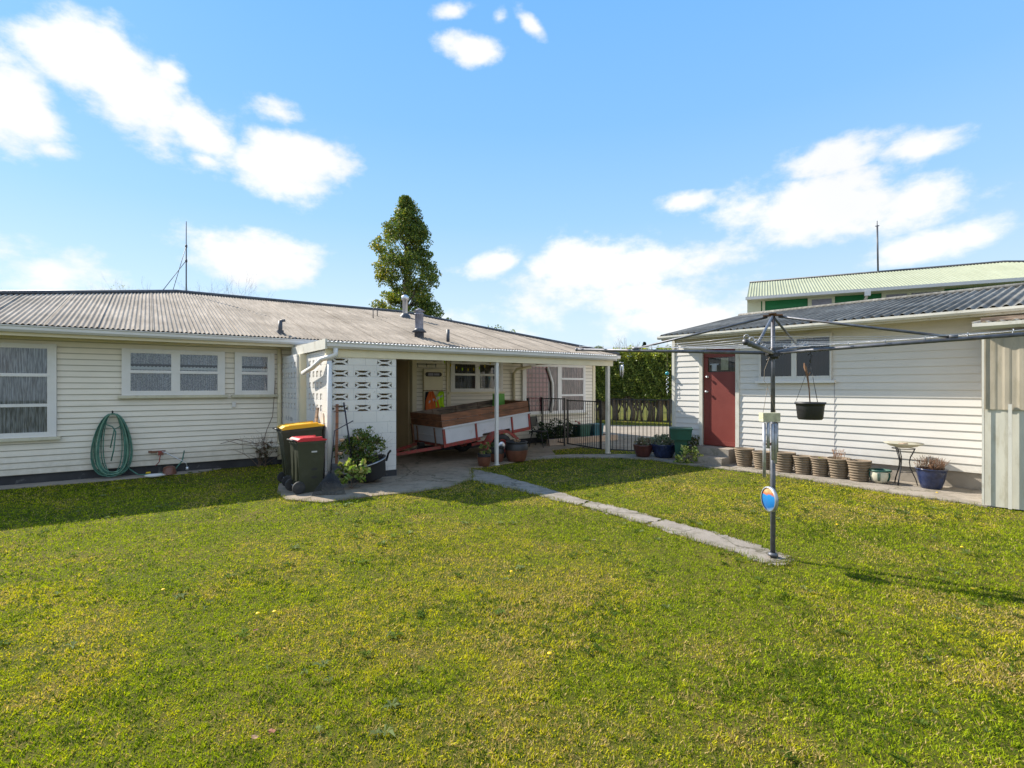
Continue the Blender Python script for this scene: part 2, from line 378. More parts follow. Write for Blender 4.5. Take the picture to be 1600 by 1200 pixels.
# ---------------------------------------------------------------- foliage helper
def leaves(centres, sizes, cols, name, parent, m=None, aspect=.55, droop=.0):
    n = len(centres)
    c = np.asarray(centres); sz = np.asarray(sizes)[:, None]
    d = rng.normal(size=(n, 3)); d[:, 2] -= droop; d /= np.linalg.norm(d, axis=1)[:, None]
    e = rng.normal(size=(n, 3)); e -= (e * d).sum(1)[:, None] * d; e /= np.linalg.norm(e, axis=1)[:, None]
    f = np.cross(d, e)
    p0 = c - d * sz * .5; p2 = c + d * sz * .5; p1 = c + e * sz * aspect * .5 + f * sz * .08; p3 = c - e * sz * aspect * .5 + f * sz * .08
    V = np.stack([p0, p1, p2, p3], 1).reshape(-1, 3)
    Fc = np.arange(4 * n).reshape(n, 4)
    return npmesh(name, V, Fc, m or mat['leaf'], parent, np.repeat(np.asarray(cols), 4, 0), 4)
def palette(n, cols, w=None, var=.25):
    cols = np.asarray(cols); i = rng.choice(len(cols), n, p=w)
    return np.clip(cols[i] * (1 + rng.uniform(-var, var, (n, 1))), 0, 1)
def clumps(centres, rad, per, squash=.8):
    c = np.repeat(np.asarray(centres), per, 0); r = np.repeat(np.asarray(rad), per)
    d = rng.normal(size=(len(c), 3)); d /= np.linalg.norm(d, axis=1)[:, None]
    rr = r * rng.uniform(.35, 1, len(c)) ** .6
    d[:, 2] *= squash
    return c + d * rr[:, None]
def bush(name, parent, c, r, nclump, per, leaf, cols, w=None, squash=.8, hollow=.5, m=None, aspect=.6):
    c = np.asarray(c); r = np.asarray(r)
    d = rng.normal(size=(nclump, 3)); d /= np.linalg.norm(d, axis=1)[:, None]
    cc = c + d * r * rng.uniform(hollow, 1, (nclump, 1)); cc[:, 2] = np.maximum(cc[:, 2], .03)
    P = clumps(cc, np.full(nclump, min(r) * .35) * rng.uniform(.6, 1.2, nclump), per, squash)
    P[:, 2] = np.maximum(P[:, 2], .015)
    return leaves(P, leaf * rng.uniform(.6, 1.3, len(P)), palette(len(P), cols, w), name, parent, m, aspect)
def twigs(mb, p, d, L, r, depth, spread=.6, up=.1):
    q = [Vector(p)]; dd = Vector(d).normalized(); n = 4
    for i in range(n):
        dd = (dd + Vector((random.gauss(0, .12), random.gauss(0, .12), random.gauss(0, .08) + up * .3))).normalized()
        q.append(q[-1] + dd * L / n)
    mb.tube(q, [r * (1 - .5 * i / n) for i in range(n + 1)], 5 if r > .02 else 3, caps=False)
    if depth:
        for k in range(random.randint(2, 4)):
            t = random.uniform(.4, 1); b = q[min(n, int(t * n) + 1)]
            nd = (dd + Vector((random.gauss(0, spread), random.gauss(0, spread), random.gauss(up, spread * .6)))).normalized()
            twigs(mb, b, nd, L * random.uniform(.5, .8), r * .5, depth - 1, spread, up)
# ================================================================ SETTING
HOU = Frame(-9, 9, math.radians(35.36))
SHD = Frame(4.10, 12.97, math.radians(-49.2))
GRN = Frame(9.18, 20.0, math.radians(-26.3))

g = MB(); g.add([(-260, -60, 0), (260, -60, 0), (260, 420, 0), (-260, 420, 0)], [(0, 1, 2, 3)])
struct(g.build('ground', mat['lawn']))
def slab(name, pts, z0, z1, m):
    return struct(MB().prism(pts, z0, z1).build(name, m))
def hl(*p): return [HOU.wor(x, y) for x, y in p]
def sl(*p): return [SHD.wor(x, y) for x, y in p]
G = ground
# carport floor, with the apron in front of the block wall
apron = [G(433, 771), G(447, 782), G(505, 787), G(560, 779), G(640, 771), G(700, 763), G(738, 750)]
car_pts = apron + [G(736, 733), G(772, 728), G(824, 720)] + [G(868, 712.5), G(862, 704), G(905, 699), G(946, 703)] + [G(993, 705.5), SHD.wor(.0, -.1)] \
    + [SHD.wor(-.4, 3.0)] + hl((16.5, 0), (14.6, 0), (4.7, .0), (4.7, -2.6)) + [G(436, 757)]
carport_floor = [p for p in car_pts]
slab('carport_slab', carport_floor, -.05, .022, mat['slab'])
def jag(pts, n=9, amp=.034, closed=True):
    out = []
    for i, a in enumerate(pts):
        if not closed and i == len(pts) - 1: out.append(a); break
        b_ = pts[(i + 1) % len(pts)]
        for k in range(n):
            t = k / n; w = 0 if k == 0 else amp
            out.append((a[0] + (b_[0] - a[0]) * t + random.uniform(-w, w), a[1] + (b_[1] - a[1]) * t + random.uniform(-w, w)))
    return out
path1 = jag([G(738, 751), G(800, 764), G(904, 790), G(1008, 820), G(1100, 850), G(1160, 868), G(1200, 884), G(1228, 883), G(1240, 877), G(1226, 867),
         G(1160, 845), G(1102, 829), G(1040, 812), G(980, 796), G(920, 783), G(836, 758), G(776, 741), G(737, 733)])
def lerp2(a, b_, t): return (a[0] + (b_[0] - a[0]) * t, a[1] + (b_[1] - a[1]) * t)
cutsA = [G(738, 751), G(904, 790), G(1008, 820), G(1200, 884)]; cutsB = [G(737, 733), G(922, 783.5), G(1036, 812), G(1226, 867)]
segs = [[cutsA[0], G(800, 764), cutsA[1], cutsB[1], G(836, 758), G(776, 741), cutsB[0]],
        [cutsA[1], cutsA[2], cutsB[2], G(980, 796), cutsB[1]], [cutsA[2], G(1100, 850), G(1160, 868), cutsA[3], G(1228, 883), G(1240, 877), cutsB[3], G(1160, 845), G(1102, 829), cutsB[2]]]
pb = MB()
for k, sg in enumerate(segs):
    cx_ = sum(p[0] for p in sg) / len(sg); cy_ = sum(p[1] for p in sg) / len(sg); dv = Vector((.73, -.68, 0)); sg2 = []
    for p in sg:
        s_ = .022 if ((p[0] - cx_) * dv.x + (p[1] - cy_) * dv.y) < 0 else -.022
        if p in (cutsA[1], cutsA[2], cutsB[1], cutsB[2]): p = (p[0] + dv.x * s_, p[1] + dv.y * s_)
        sg2.append(p)
    pb.prism(jag(sg2, 12, .035), -.05, (.013, .009, .011)[k])
struct(pb.build('clothesline_path', mat['path']))
path2 = jag([G(824, 719.6), G(880, 716), G(960, 716.5), G(1016, 719), G(1046, 724), G(1120, 733), G(1200, 742), G(1300, 757), G(1400, 773), G(1480, 784), G(1542, 793)], 6, .022, False) \
    + [SHD.wor(6.3, -1.2), SHD.wor(6.3, 0), SHD.wor(0, 0), G(1040, 710), G(993, 711), G(940, 711), G(880, 711.5), G(850, 714)]
slab('shed_path', path2, -.05, .026, mat['path'])
strip = hl((-5, -.42), (1.4, -.40), (3.0, -.30), (3.4, 0), (-5, 0))
slab('house_strip', strip, -.05, .02, mat['concrete'])
drive = hl((13.4, -4.0), (40, -6.2), (40, 6.0), (20, 3.0), (14.9, .3), (13.4, -2.6))
drive = [HOU.wor(14.9, .3), (2.0, 22.0), (3.0, 23.6), (14, 21.6), (14, 14), SHD.wor(-.35, 2), SHD.wor(-.1, .2), G(1040, 690), G(960, 694)]
slab('driveway', drive, -.05, .018, mat['drive'])

# ================================================================ HOUSE
house = thing('house', 'long low cream weatherboard house with a faded corrugated hip roof', 'house', (HOU.o[0], HOU.o[1], 0), HOU.a)
XR = HOU.x(928); XL = -3.4; ZC = .19; ZS = 2.66
rx1 = HOU.x(645); rx0 = 5.75; XC = HOU.x(441)
print('XR', XR, 'rx1', rx1, 'XC', XC)
DEP = 11.6
w = MB(); w.clad(XL, XC, ZC, ZS, .11); w.clad(XC, rx0, ZC, ZS, .11); w.clad(rx1, XR, ZC, ZS, .11)
for p in ((XL, XR),):
    w.box(XL, rx0, .002, .15, ZC, ZS); w.box(rx1, XR, .002, .15, ZC, ZS)
MR = Matrix.Translation((XR, 0, 0)) @ Matrix.Rotation(PI / 2, 4, 'Z')
w.clad(0.02, DEP, ZC, ZS, .11, 0, .02, MR)
w.box(XR - .15, XR - .002, .151, DEP, ZC, ZS); w.box(XL, XL + .15, .151, DEP, ZC, ZS); w.box(XL + .151, XR - .151, DEP - .15, DEP, ZC, ZS)
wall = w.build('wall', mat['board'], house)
f = MB(); f.box(XL + .02, rx0, .03, .2, 0, ZC - .001); f.box(rx1, XR - .02, .03, .2, 0, ZC - .001); f.box(XR - .2, XR - .03, .201, DEP - .03, 0, ZC - .001)
f.box(XL + .03, XL + .2, .201, DEP - .03, 0, ZC - .001)
f.build('foundation', mat['found'], house)
r = MB(); r.box(rx0, rx0 + .06, .151, 1.9, .02, ZS - .01); r.box(rx1 - .06, rx1, .151, 1.9, .02, ZS - .01); r.box(rx0 + .061, rx1 - .061, 1.84, 1.9, .02, ZS - .01)
r.build('porch_wall', mat['tan'], house)
c = MB(); c.box(rx1 - .03, rx1 + .09, -.045, .15, .06, ZS)
c.box(HOU.x(697), HOU.x(703), -.05, -.003, ZC, ZS); c.build('corner_board', mat['cream'], house)
c = MB(); c.box(XR - .08, XR + .03, -.04, .09, ZC, ZS); c.build('corner_board', mat['cream'], house)
# eaves
ye = -.55
s = MB(); s.box(XL - .55, XR + .5, ye + .02, .0, ZS + .001, ZS + .02); s.box(XR + .001, XR + .5, .001, DEP, ZS + .001, ZS + .02); s.build('soffit', mat['cream'], house)
fa = MB(); fa.box(XL - .55, XR + .5, ye, ye + .019, ZS - .03, 2.80); fa.box(XR + .501, XR + .52, ye, DEP + .5, ZS - .03, 2.80); fa.build('fascia', mat['cream'], house)
gp = [(ye, 2.69), (ye - .07, 2.69), (ye - .10, 2.73), (ye - .10, 2.775), (ye - .115, 2.79), (ye - .115, 2.805), (ye - .09, 2.805), (ye - .09, 2.74), (ye, 2.74)]
gu = MB(); gu.extx(gp[::-1], XL - .6, XR + .6); gut = gu.build('gutter', mat['gutter'], house)
# roof
T = .272; zE = 2.83; yr = 6.0; zR = zE + T * (yr - ye + .06)
ye2 = ye - .06
def solve_x(u, y):  # local x at height-free sight line
    return HOU.x(u, y)
xa = solve_x(276, yr); xb = solve_x(628, yr); xel = xa - 6.6; xer = XR + .58
print('ridge', xa, xb, zR, 'v at xa', HY - (zR - CAMZ) * F / HOU.wor(xa, yr)[1], HY - (zR - CAMZ) * F / HOU.wor(xb, yr)[1])
def hipY(x):
    t = 1.0
    if x < xa: t = (x - xel) / (xa - xel)
    if x > xb: t = (xer - x) / (xer - xb)
    return ye2 + (yr - ye2) * max(0, t)
def corr(mbo, x0, x1, ylo, yhi, zf, wl, amp, seg=8, M=None, thick=.004, ph=0):
    n = int((x1 - x0) / wl * seg); V = []; Fc = []
    for i in range(n + 1):
        x = x0 + (x1 - x0) * i / n; h = amp * math.cos(2 * PI * x / wl + ph)
        a, b_ = ylo(x), yhi(x)
        V += [(x, a, zf(x, a) + h), (x, b_, zf(x, b_) + h), (x, a, zf(x, a) + h - thick), (x, b_, zf(x, b_) + h - thick)]
    for i in range(n):
        p = 4 * i; q = p + 4
        Fc += [(p, q, q + 1, p + 1), (p + 3, q + 3, q + 2, p + 2), (p + 2, q + 2, q, p), (p + 1, q + 1, q + 3, p + 3)]
    return mbo.add(V, Fc, False, M)
ro = MB(); corr(ro, xel + .05, xer - .03, lambda x: ye2, lambda x: hipY(x), lambda x, y: zE + T * (y - ye2), .076, .0125)
# sheet laps: slightly raised strips every eight ribs
for i in range(60):
    x = xel + .6 + i * .762 + .03 * math.sin(i * 3)
    if x < xer - .6:
        y1 = hipY(x) - .05
        ro.add([(x - .012, ye2 - .006, zE + .0145), (x + .004, ye2 - .006, zE + .0185), (x + .004, y1, zE + T * (y1 - ye2) + .0185), (x - .012, y1, zE + T * (y1 - ye2) + .0145)], [(0, 1, 2, 3)])
yb = 2 * yr - ye2
ro.add([(xel, ye2, zE - .012), (xel, yb, zE - .012), (xb, yr, zR - .012), (xa, yr, zR - .012), (xer, yb, zE - .012), (xer, ye2, zE - .012)],
       [(0, 3, 1), (1, 3, 2, 4), (4, 2, 5)])
roof = ro.build('roof', mat['roof'], house)
cp = MB(); e = .03
cp.tube([(xel, ye2, zE + e), (xa, yr, zR + e), (xb, yr, zR + e), (xer, ye2, zE + e)], .055, 8)
cp.tube([(xel, yb, zE + e), (xa, yr, zR + e)], .055, 8); cp.tube([(xb, yr, zR + e), (xer, yb, zE + e)], .055, 8)
cp.build('ridge_cap', mat['cap'], roof)
def roofpt(u, v):      # sight line meets the front roof plane
    k = (u - CX) / F; m = (HY - v) / F
    lo, hi = ye2, 12
    for _ in range(40):
        y = (lo + hi) / 2; x, z = HOU.at(u, v, y)
        if z > zE + T * (y - ye2): lo = y
        else: hi = y
    # z of sight line grows slower than the roof
    return x, y, zE + T * (y - ye2)
# chimney flues and vents
x, y, z = roofpt(633, 496); q = MB(); q.lathe([(.09, -.05), (.09, .62), (.13, .62), (.13, .74), (.06, .80), (.0, .81)], (x, y, z)); fl = q.build('flue', mat['silver'], roof)
q = MB(); q.lathe([(.2, -.06), (.19, .05), (.1, .14)], (x, y, z)); q.build('flashing', mat['cap'], fl)
x, y, z = roofpt(655, 527); q = MB(); q.lathe([(.115, .2), (.115, .62), (.13, .62), (.13, .66), (.1, .66), (.1, .72), (.17, .72), (.02, .80), (0, .8)], (x, y, z)); fl = q.build('flue', mat['lead'], roof)
q = MB(); q.lathe([(.13, -.08), (.13, .14), (.21, .14), (.11, .24)], (x, y, z)); q.build('flashing', mat['cap'], fl)
x, y, z = roofpt(700, 534); q = MB(); q.tube([(x, y, z - .05), (x, y, z + .34)], .045, 12); q.build('vent_pipe', mat['cap'], roof)
x, y, z = roofpt(438, 521); q = MB(); q.tube([(x, y, z - .05), (x, y, z + .28)], .045, 12); q.box(x - .06, x + .06, y - .06, y + .1, z - .05, z + .07); q.tube([(x, y, z + .28), (x + .1, y, z + .30)], .03, 10); q.build('vent_pipe', mat['cap'], roof)
for u in (583, 589.5):
    x, y, z = roofpt(u, 497 if u < 585 else 494); q = MB(); q.tube([(x, y, z - .03), (x, y, z + .28), (x + .02, y, z + .32), (x + .06, y, z + .30)], .014, 6); q.build('roof_bracket', mat['cap'], roof)
# antenna mast with stays
x, y = HOU.x(291, yr), yr; zt = HOU.z(291, 346, yr)
q = MB(); q.tube([(x, y, zR - .05), (x, y, HOU.z(291, 384, yr))], .02, 6); q.tube([(x, y, HOU.z(291, 384, yr)), (x, y, zt)], .013, 6)
for v in (384, 407): q.tube([(x, y, HOU.z(291, v, yr) - .05), (x, y, HOU.z(291, v, yr) + .03)], .03, 8)
an = q.build('antenna_mast', mat['cap'], roof)
q = MB()
q.tube([(x, y, HOU.z(291, 384, yr)), (HOU.x(269.5, yr), yr, zR)], .008, 4); q.tube([(x, y, HOU.z(291, 407, yr)), (HOU.x(254, yr - .8), yr - .4, HOU.z(254, 455, yr - .4))], .010, 4)
q.build('stay', mat['cap'], an)

def window(par, fr, x0, x1, z0, z1, cols, mcur, y=-.036, bor=.06, archi=.075, sill=True, fmat='white', name='window', curt=.02, glassm='glass', bottomval=None, sillm='sill'):
    """cols: list of (xa, xb, [bar heights])"""
    D = y - .045
    fm = MB()
    fm.box(x0, x0 + archi, D, y + .02, z0, z1); fm.box(x1 - archi, x1, D, y + .02, z0, z1)
    X0, X1 = x0 + archi, x1 - archi
    fm.box(X0, X1, D + .004, y + .02, z1 - .05, z1 - .004); fm.box(X0, X1, D + .004, y + .02, z0, z0 + .05)
    edges = [X0] + [cv for c_ in cols for cv in (c_[0], c_[1])] + [X1]
    for i in range(0, len(edges), 2):
        if edges[i + 1] - edges[i] > .005: fm.box(edges[i], edges[i + 1], D + .006, y + .02, z0 + .0505, z1 - .0505)
    for xa_, xb_, bars in cols:
        for bz in bars: fm.box(xa_ + .0005, xb_ - .0005, D + .008, y + .02, bz - .028, bz + .028)
        fm.box(xa_ + .0005, xb_ - .0005, D + .008, y + .02, z0 + .0505, z0 + .09); fm.box(xa_ + .0005, xb_ - .0005, D + .008, y + .02, z1 - .085, z1 - .0505)
        for bz in bars[:1]:       # a raised sash around the top light
            fm.box(xa_ - .025, xb_ + .025, D - .008, D + .0055, bz - .03, bz + .006)
    fo = fm.build(name, mat[fmat], par)
    gm = MB()
    for xa_, xb_, bars in cols: gm.add([(xa_, D + .018, z0 + .05), (xb_, D + .018, z0 + .05), (xb_, D + .018, z1 - .05), (xa_, D + .018, z1 - .05)], [(0, 1, 2, 3)])
    gm.build('pane', mat[glassm], fo)
    cm = MB(); n = int((X1 - X0) / .006); V = []; 
    for i in range(n + 1):
        xx = X0 + .02 + (X1 - X0 - .04) * i / n; yy = y - .006 + .013 * math.sin(xx * 105 + 3 * math.sin(xx * 9))
        V += [(xx, yy, z0 + .045), (xx, yy, z1 - .045)]
    cm.add(V, [(2 * i, 2 * i + 2, 2 * i + 3, 2 * i + 1) for i in range(n)], True)
    cm.build('curtain', mat[mcur], fo)  # room materials make this sheet the unlit interior, painted dark behind the panes
    if sill:
        sm = MB(); sm.box(x0 - .06, x1 + .06, D - .03, y + .02, z0 - .055, z0 - .001); sm.build('window_sill', mat[sillm], fo)
    return fo
yw = -.08
X = lambda u: HOU.x(u, yw)
Z = lambda u, v: HOU.z(u, v, yw)
window(house, HOU, X(72) - 1.9, X(88), Z(88, 682), Z(88, 538), [(X(72) - 1.7, X(72) - .9, []), (X(72) - .82, X(73.5), [Z(73, 586), Z(73, 633)])], 'net')
w2 = window(house, HOU, X(190), X(351.5), Z(190, 618), Z(190, 544), [(X(204), X(267.5), [Z(204, 580.5)]), (X(281.5), X(340), [Z(204, 580.5)])], 'lace')
w3 = window(house, HOU, X(367), X(429), Z(190, 618), Z(190, 544), [(X(378), X(418), [Z(204, 580.5)])], 'lace')
# white valance below the frilled top curtain
for wd, spans in ((w2, ((204, 267.5), (281.5, 340))), (w3, ((378, 418),))):
    q = MB()
    for a_, b_ in spans:
        z1_ = Z(204, 569); z0_ = Z(204, 577); q.box(X(a_), X(b_), -.0585, -.0570, z0_, z1_)
    q.build('curtain', mat['blind'], wd)
    q = MB()
    for a_, b_ in spans:
        V = []; n = 60
        for i in range(n + 1):
            xx = X(a_) + (X(b_) - X(a_)) * i / n; V += [(xx, -.0600, Z(204, 569.5) - .02 - .018 * abs(math.sin(i * .55))), (xx, -.0600, Z(204, 569) + .012)]
        q.add(V, [(2 * i, 2 * i + 2, 2 * i + 3, 2 * i + 1) for i in range(n)])
    q.build('frill', mat['navy'], wd)
window(house, HOU, X(704.5), X(786), Z(745, 612), Z(204, 543), [(X(711), X(743), [Z(745, 585.5)]), (X(750), X(780), [Z(745, 585.5)])], 'dark', glassm='darkglass') if False else None
mat['room'] = curtain('dim_room', (.05, .045, .04), (.14, .12, .10), lace=False)
window(house, HOU, X(704.5), X(786), Z(745, 612), 2.48, [(X(711), X(743), [Z(745, 585.5)]), (X(750), X(780), [Z(745, 585.5)])], 'room', glassm='glass', sillm='cream')
w5 = window(house, HOU, X(817), X(915), Z(900, 645), 2.48, [(X(823), X(872), []), (X(878), X(911.5), [Z(890, 592), Z(890, 617.5)])], 'stripe')
q = MB(); xa5, xb5 = X(823), X(857); V = []; n = 80
for i in range(n + 1):
    xx = xa5 + (xb5 - xa5) * i / n; yy = -.0585 + .0020 * math.sin(xx * 40)
    V += [(xx, yy, Z(900, 643)), (xx, yy, 2.40)]
q.add(V, [(2 * i, 2 * i + 2, 2 * i + 3, 2 * i + 1) for i in range(n)], True); q.build('curtain', mat['plaid'], w5)
q = MB(); q.tube([(xb5 + .08, -.1, Z(900, 643)), (xb5 + .16, -.1, 1.3), (xb5 + .14, -.1, 1.9), (xb5 - .05, -.1, 2.36)], .045, 8); q.build('curtain_tieback', mat['white'], w5)
# downpipes, wall pipe
q = MB(); q.tube([(X(437), -.06, .12), (X(437), -.06, 2.62)], .045, 10)
for zz in (.5, 1.4, 2.3): q.tube([(X(437), -.06, zz - .02), (X(437), -.06, zz + .02)], .05, 10)
q.build('downpipe', mat['cream'], house)
q = MB(); q.tube([(X(803.5), -.06, .25), (X(803.5), -.06, 2.15), (X(803.5), -.2, 2.28), (X(808) + .25, -.45, 2.36)], .045, 10); q.build('downpipe', mat['cream'], house)
q = MB(); xp = X(402); q.tube([(xp, -.07, .42), (xp + .5, -.07, .43), (xp + .56, -.07, .40), (xp + .57, -.08, .10)], .04, 10); q.tube([(xp, -.07, .42), (xp - .07, -.05, .46), (xp - .08, -.0, .5)], .04, 10); q.build('waste_pipe', mat['oldwhite'], house)
q = MB(); xx = X(366); q.box(xx - .035, xx + .035, -.05, -.01, Z(366, 636), Z(366, 628)); q.build('vent_cover', mat['gutter'], house)

# ================================================================ CARPORT
car = thing('carport', 'white carport with pierced block walls and a long beam against the house', 'carport', (HOU.o[0], HOU.o[1], 0), HOU.a)
yf = -3.05; fx0 = HOU.x(511, yf); fx1 = HOU.x(619, yf); XE = HOU.x(955, yf)
print('carport', fx0, fx1, XE)
zb = 2.305
b = MB(); b.box(fx0 - .02, XE + .05, yf - .02, yf + .08, zb, 2.45); beam = b.build('beam', mat['cream'], car)
gp = [(yf - .02, 2.45), (yf - .09, 2.45), (yf - .125, 2.49), (yf - .125, 2.545), (yf - .14, 2.555), (yf - .14, 2.57), (yf - .11, 2.57), (yf - .11, 2.50), (yf - .02, 2.50)]
MB().extx(gp[::-1], fx0 - .03, XE + .08).build('gutter', mat['gutter'], car)
MB().box(fx0 - .02, XE + .02, yf - .019, yf + .05, 2.451, 2.55).build('fascia', mat['cream'], car)
# roof sheet
q = MB(); corr(q, fx0 - .05, XE + .02, lambda x: yf - .08, lambda x: -.58, lambda x, y: 2.585 + (y - yf) * .028, .076, .009, 8)
q.build('roof_sheet', mat['white'], car)
for i in range(9):
    xx = fx0 + .15 + (XE - fx0 - .3) * i / 8; MB().box(xx - .025, xx + .025, yf + .081, -.02, 2.44, 2.54).build('rafter', mat['cream'], car)
# side barge board
q = MB(); q.box(fx0 - .06, fx0 - .021, yf - .1, -.50, 2.44, 2.62); q.build('barge_board', mat['oldwhite'], car)
q = MB(); q.box(XE + .085, XE + .12, yf - .1, -.5, 2.44, 2.60); q.build('barge_board', mat['oldwhite'], car)
# posts
for u, mm, ww in ((776, 'gutter', .033), (949.5, 'oldwhite', .042)):
    xx = HOU.x(u, yf + .03); q = MB(); q.box(xx - ww, xx + ww, yf + .03 - ww, yf + .03 + ww, .01, zb - .001); q.box(xx - ww - .02, xx + ww + .02, yf + .02 - ww, yf + .04 + ww, .01, .03)
    q.build('post', mat[mm], car)
# pierced block wall: solid courses below, pierced blocks above
BH = .216
def pierced(mbo, x0, nb, bw, z0, rows, T0, T1, M=None, solid=()):
    for r_ in range(rows):
        for c_ in range(nb):
            a = x0 + c_ * bw; b_ = a + bw; z = z0 + r_ * BH; t = z + BH
            if (r_, c_) in solid: mbo.box(a, b_, T0, T1, z, t, M); continue
            e = .050
            mbo.box(a, b_, T0, T1, z, z + e, M); mbo.box(a, b_, T0, T1, t - e, t, M)
            mbo.box(a, a + e * 1.3, T0, T1, z + e, t - e, M); mbo.box(b_ - e * 1.3, b_, T0, T1, z + e, t - e, M)
            cz = (z + t) / 2; k = .02; i0 = a + e * 1.3; i1 = b_ - e * 1.3; m0 = i0 + (i1 - i0) * .30; m1 = i1 - (i1 - i0) * .30
            if bw > .3:
                mbo.box(m0 - .01, m1 + .01, T0 + .01, T1 - .01, cz - k, cz + k, M)
                for (p0, p1) in (((i0, z + e), (m0, cz)), ((i0, t - e), (m0, cz)), ((i1, z + e), (m1, cz)), ((i1, t - e), (m1, cz))):
                    mbo.bar((p0[0], (T0 + T1) / 2, p0[1]), (p1[0], (T0 + T1) / 2, p1[1]), T1 - T0 - .022, .034, M)
            else:
                mbo.box((a + b_) / 2 - .02, (a + b_) / 2 + .02, T0 + .01, T1 - .01, z + e, t - e, M); mbo.box(i0, i1, T0 + .012, T1 - .012, cz - k, cz + k, M)
zrow = HOU.z(570, 646.5, yf); nrow = 5; bw = (fx1 - fx0 - .04) / 3
print('zrow', zrow)
q = MB(); q.box(fx0, fx1, yf - .0, yf + .14, .14, zrow); q.box(fx0, fx0 + .02, yf, yf + .14, zrow, zb - .002); q.box(fx1 - .02, fx1, yf, yf + .14, zrow, zb - .002)
pierced(q, fx0 + .02, 3, bw, zrow, nrow, yf, yf + .14, None, {(4, 1)})
zt = zrow + nrow * BH
print('top of piercing', zt)
if zt < zb - .004: q.box(fx0 + .0201, fx1 - .0201, yf, yf + .14, zt, zb - .002)
q.build('block_wall', mat['block'], car)
MB().box(fx0 + .03, fx1 + .004, yf - .012, yf + .15, 0, .138).build('wall_base', mat['found'], car)
# side wall in two lengths
Mside = Matrix.Translation((fx0 + .14, yf + .141, 0)) @ Matrix.Rotation(PI / 2, 4, 'Z')   # local x runs back along +y, thickness to -x
q = MB(); L1 = 1.35; q.box(0, L1, .0, .14, 0, zrow, Mside); pierced(q, .12, 4, (L1 - .28) / 4, zrow, nrow, .0, .14, Mside); q.box(0, .12, 0, .14, zrow, zrow + nrow * BH, Mside); q.box(L1 - .16, L1, 0, .14, zrow, zrow + nrow * BH, Mside)
q.box(0, L1, 0, .14, zrow + nrow * BH, 2.43, Mside)
q.build('block_wall', mat['block'], car)
MB().box(fx0 - .12, fx0 + .02, yf + .141 + L1 + .002, yf + .141 + L1 + .12, 0, 2.43).build('post', mat['cream'], car, 'cream timber post at the end of the side wall')
Ms2 = Matrix.Translation((fx0 - .02, yf + .141 + L1 + .13, 0)) @ Matrix.Rotation(PI / 2, 4, 'Z'); L2 = -yf - .141 - L1 - .15
q = MB(); q.box(0, L2, 0, .14, 0, zrow, Ms2); pierced(q, 0, 5, L2 / 5, zrow, nrow, 0, .14, Ms2); q.box(0, L2, 0, .14, zrow + nrow * BH, 2.43, Ms2)
q.build('block_wall', mat['block'], car)
for k, (p_, h_) in enumerate(((.95, .10), (.80, .03), (.70, .10), (.55, .09), (.45, .09), (.38, .08))):
    MB().box(p_, p_ + .035, .14, .1415, zrow - .22, zrow - .22 + h_, Ms2).build('scuff_mark', mat['lead'], car)
# downpipe at front corner with its offset, and the sloping pipe to the side
xx = HOU.x(515, yf - .06)
q = MB(); q.tube([(xx, yf - .06, .03), (xx, yf - .06, 2.22)], .045, 10)
q.build('downpipe', mat['gutter'], car)
q = MB(); q.tube([(xx + .10, yf - .08, 2.45), (xx + .10, yf - .08, 2.34), (xx + .02, yf - .06, 2.30), (xx - .1, yf + .05, 2.26), (xx - .16, yf + .45, 2.12), (xx - .17, yf + 1.15, 2.03)], .045, 10)
q.build('downpipe', mat['white'], car)

# ================================================================ SHED
shed = thing('shed', 'white weatherboard shed with a maroon door and grey roof on a concrete base', 'shed', (SHD.o[0], SHD.o[1], 0), SHD.a)
x2 = lambda u: SHD.x(u, -.02); z2 = lambda u, v: SHD.z(u, v, -.02)
SX1 = 9.6; ZB = .31; ZT = 2.96; SD = 7.3
dx0, dx1 = x2(1098), x2(1149.5)
zd1 = z2(1120, 545)
q = MB(); q.clad(0, dx0, ZB, ZT, .14); q.clad(dx1, SX1, ZB, ZT, .14); q.clad(dx0, dx1, zd1 + .03, ZT, .14)
q.box(0, dx0, .002, .12, ZB, ZT); q.box(dx1, SX1, .002, .12, ZB, ZT); q.box(dx0, dx1, .002, .12, zd1, ZT)
Ml = Matrix.Translation((0, SD, 0)) @ Matrix.Rotation(-PI / 2, 4, 'Z')
q.clad(0, SD - .02, ZB, ZT, .14, 0, .02, Ml); q.box(.002, .12, .121, SD, ZB, ZT); q.box(.121, SX1, SD - .12, SD, ZB, ZT)
q.add([(0.05, 0.1, ZT), (0.05, SD, ZT), (0.05, SD / 2, ZT + .8)], [(0, 2, 1)])
q.build('wall', mat['shedboard'], shed)
q = MB(); q.box(.02, SX1, .02, .15, 0, ZB - .001); q.box(.02, .15, .151, SD, 0, ZB - .001); q.build('foundation', mat['concrete'], shed)
q = MB(); q.box(-.035, .05, -.035, .05, ZB - .02, ZT); q.build('corner_board', mat['oldwhite'], shed)
q = MB(); q.box(dx0 - .085, dx0, -.04, .12, .14, zd1 + .06); q.box(dx1, dx1 + .085, -.04, .12, .14, zd1 + .06); q.box(dx0 + .001, dx1 - .001, -.03, .12, zd1, zd1 + .06)
q.build('door_frame', mat['oldwhite'], shed)
zdb = z2(1120, 697)
zg0, zg1 = z2(1120, 581), z2(1120, 556)
q = MB(); yd0, yd1 = .03, .07; gx0 = x2(1103) + .02; gx1 = dx1 - .04
q.box(dx0 + .003, dx1 - .003, yd0, yd1, zdb, zg0); q.box(dx0 + .003, gx0, yd0, yd1, zg0, zg1); q.box(gx1, dx1 - .003, yd0, yd1, zg0, zg1); q.box(dx0 + .003, dx1 - .003, yd0, yd1, zg1, zd1 - .2)
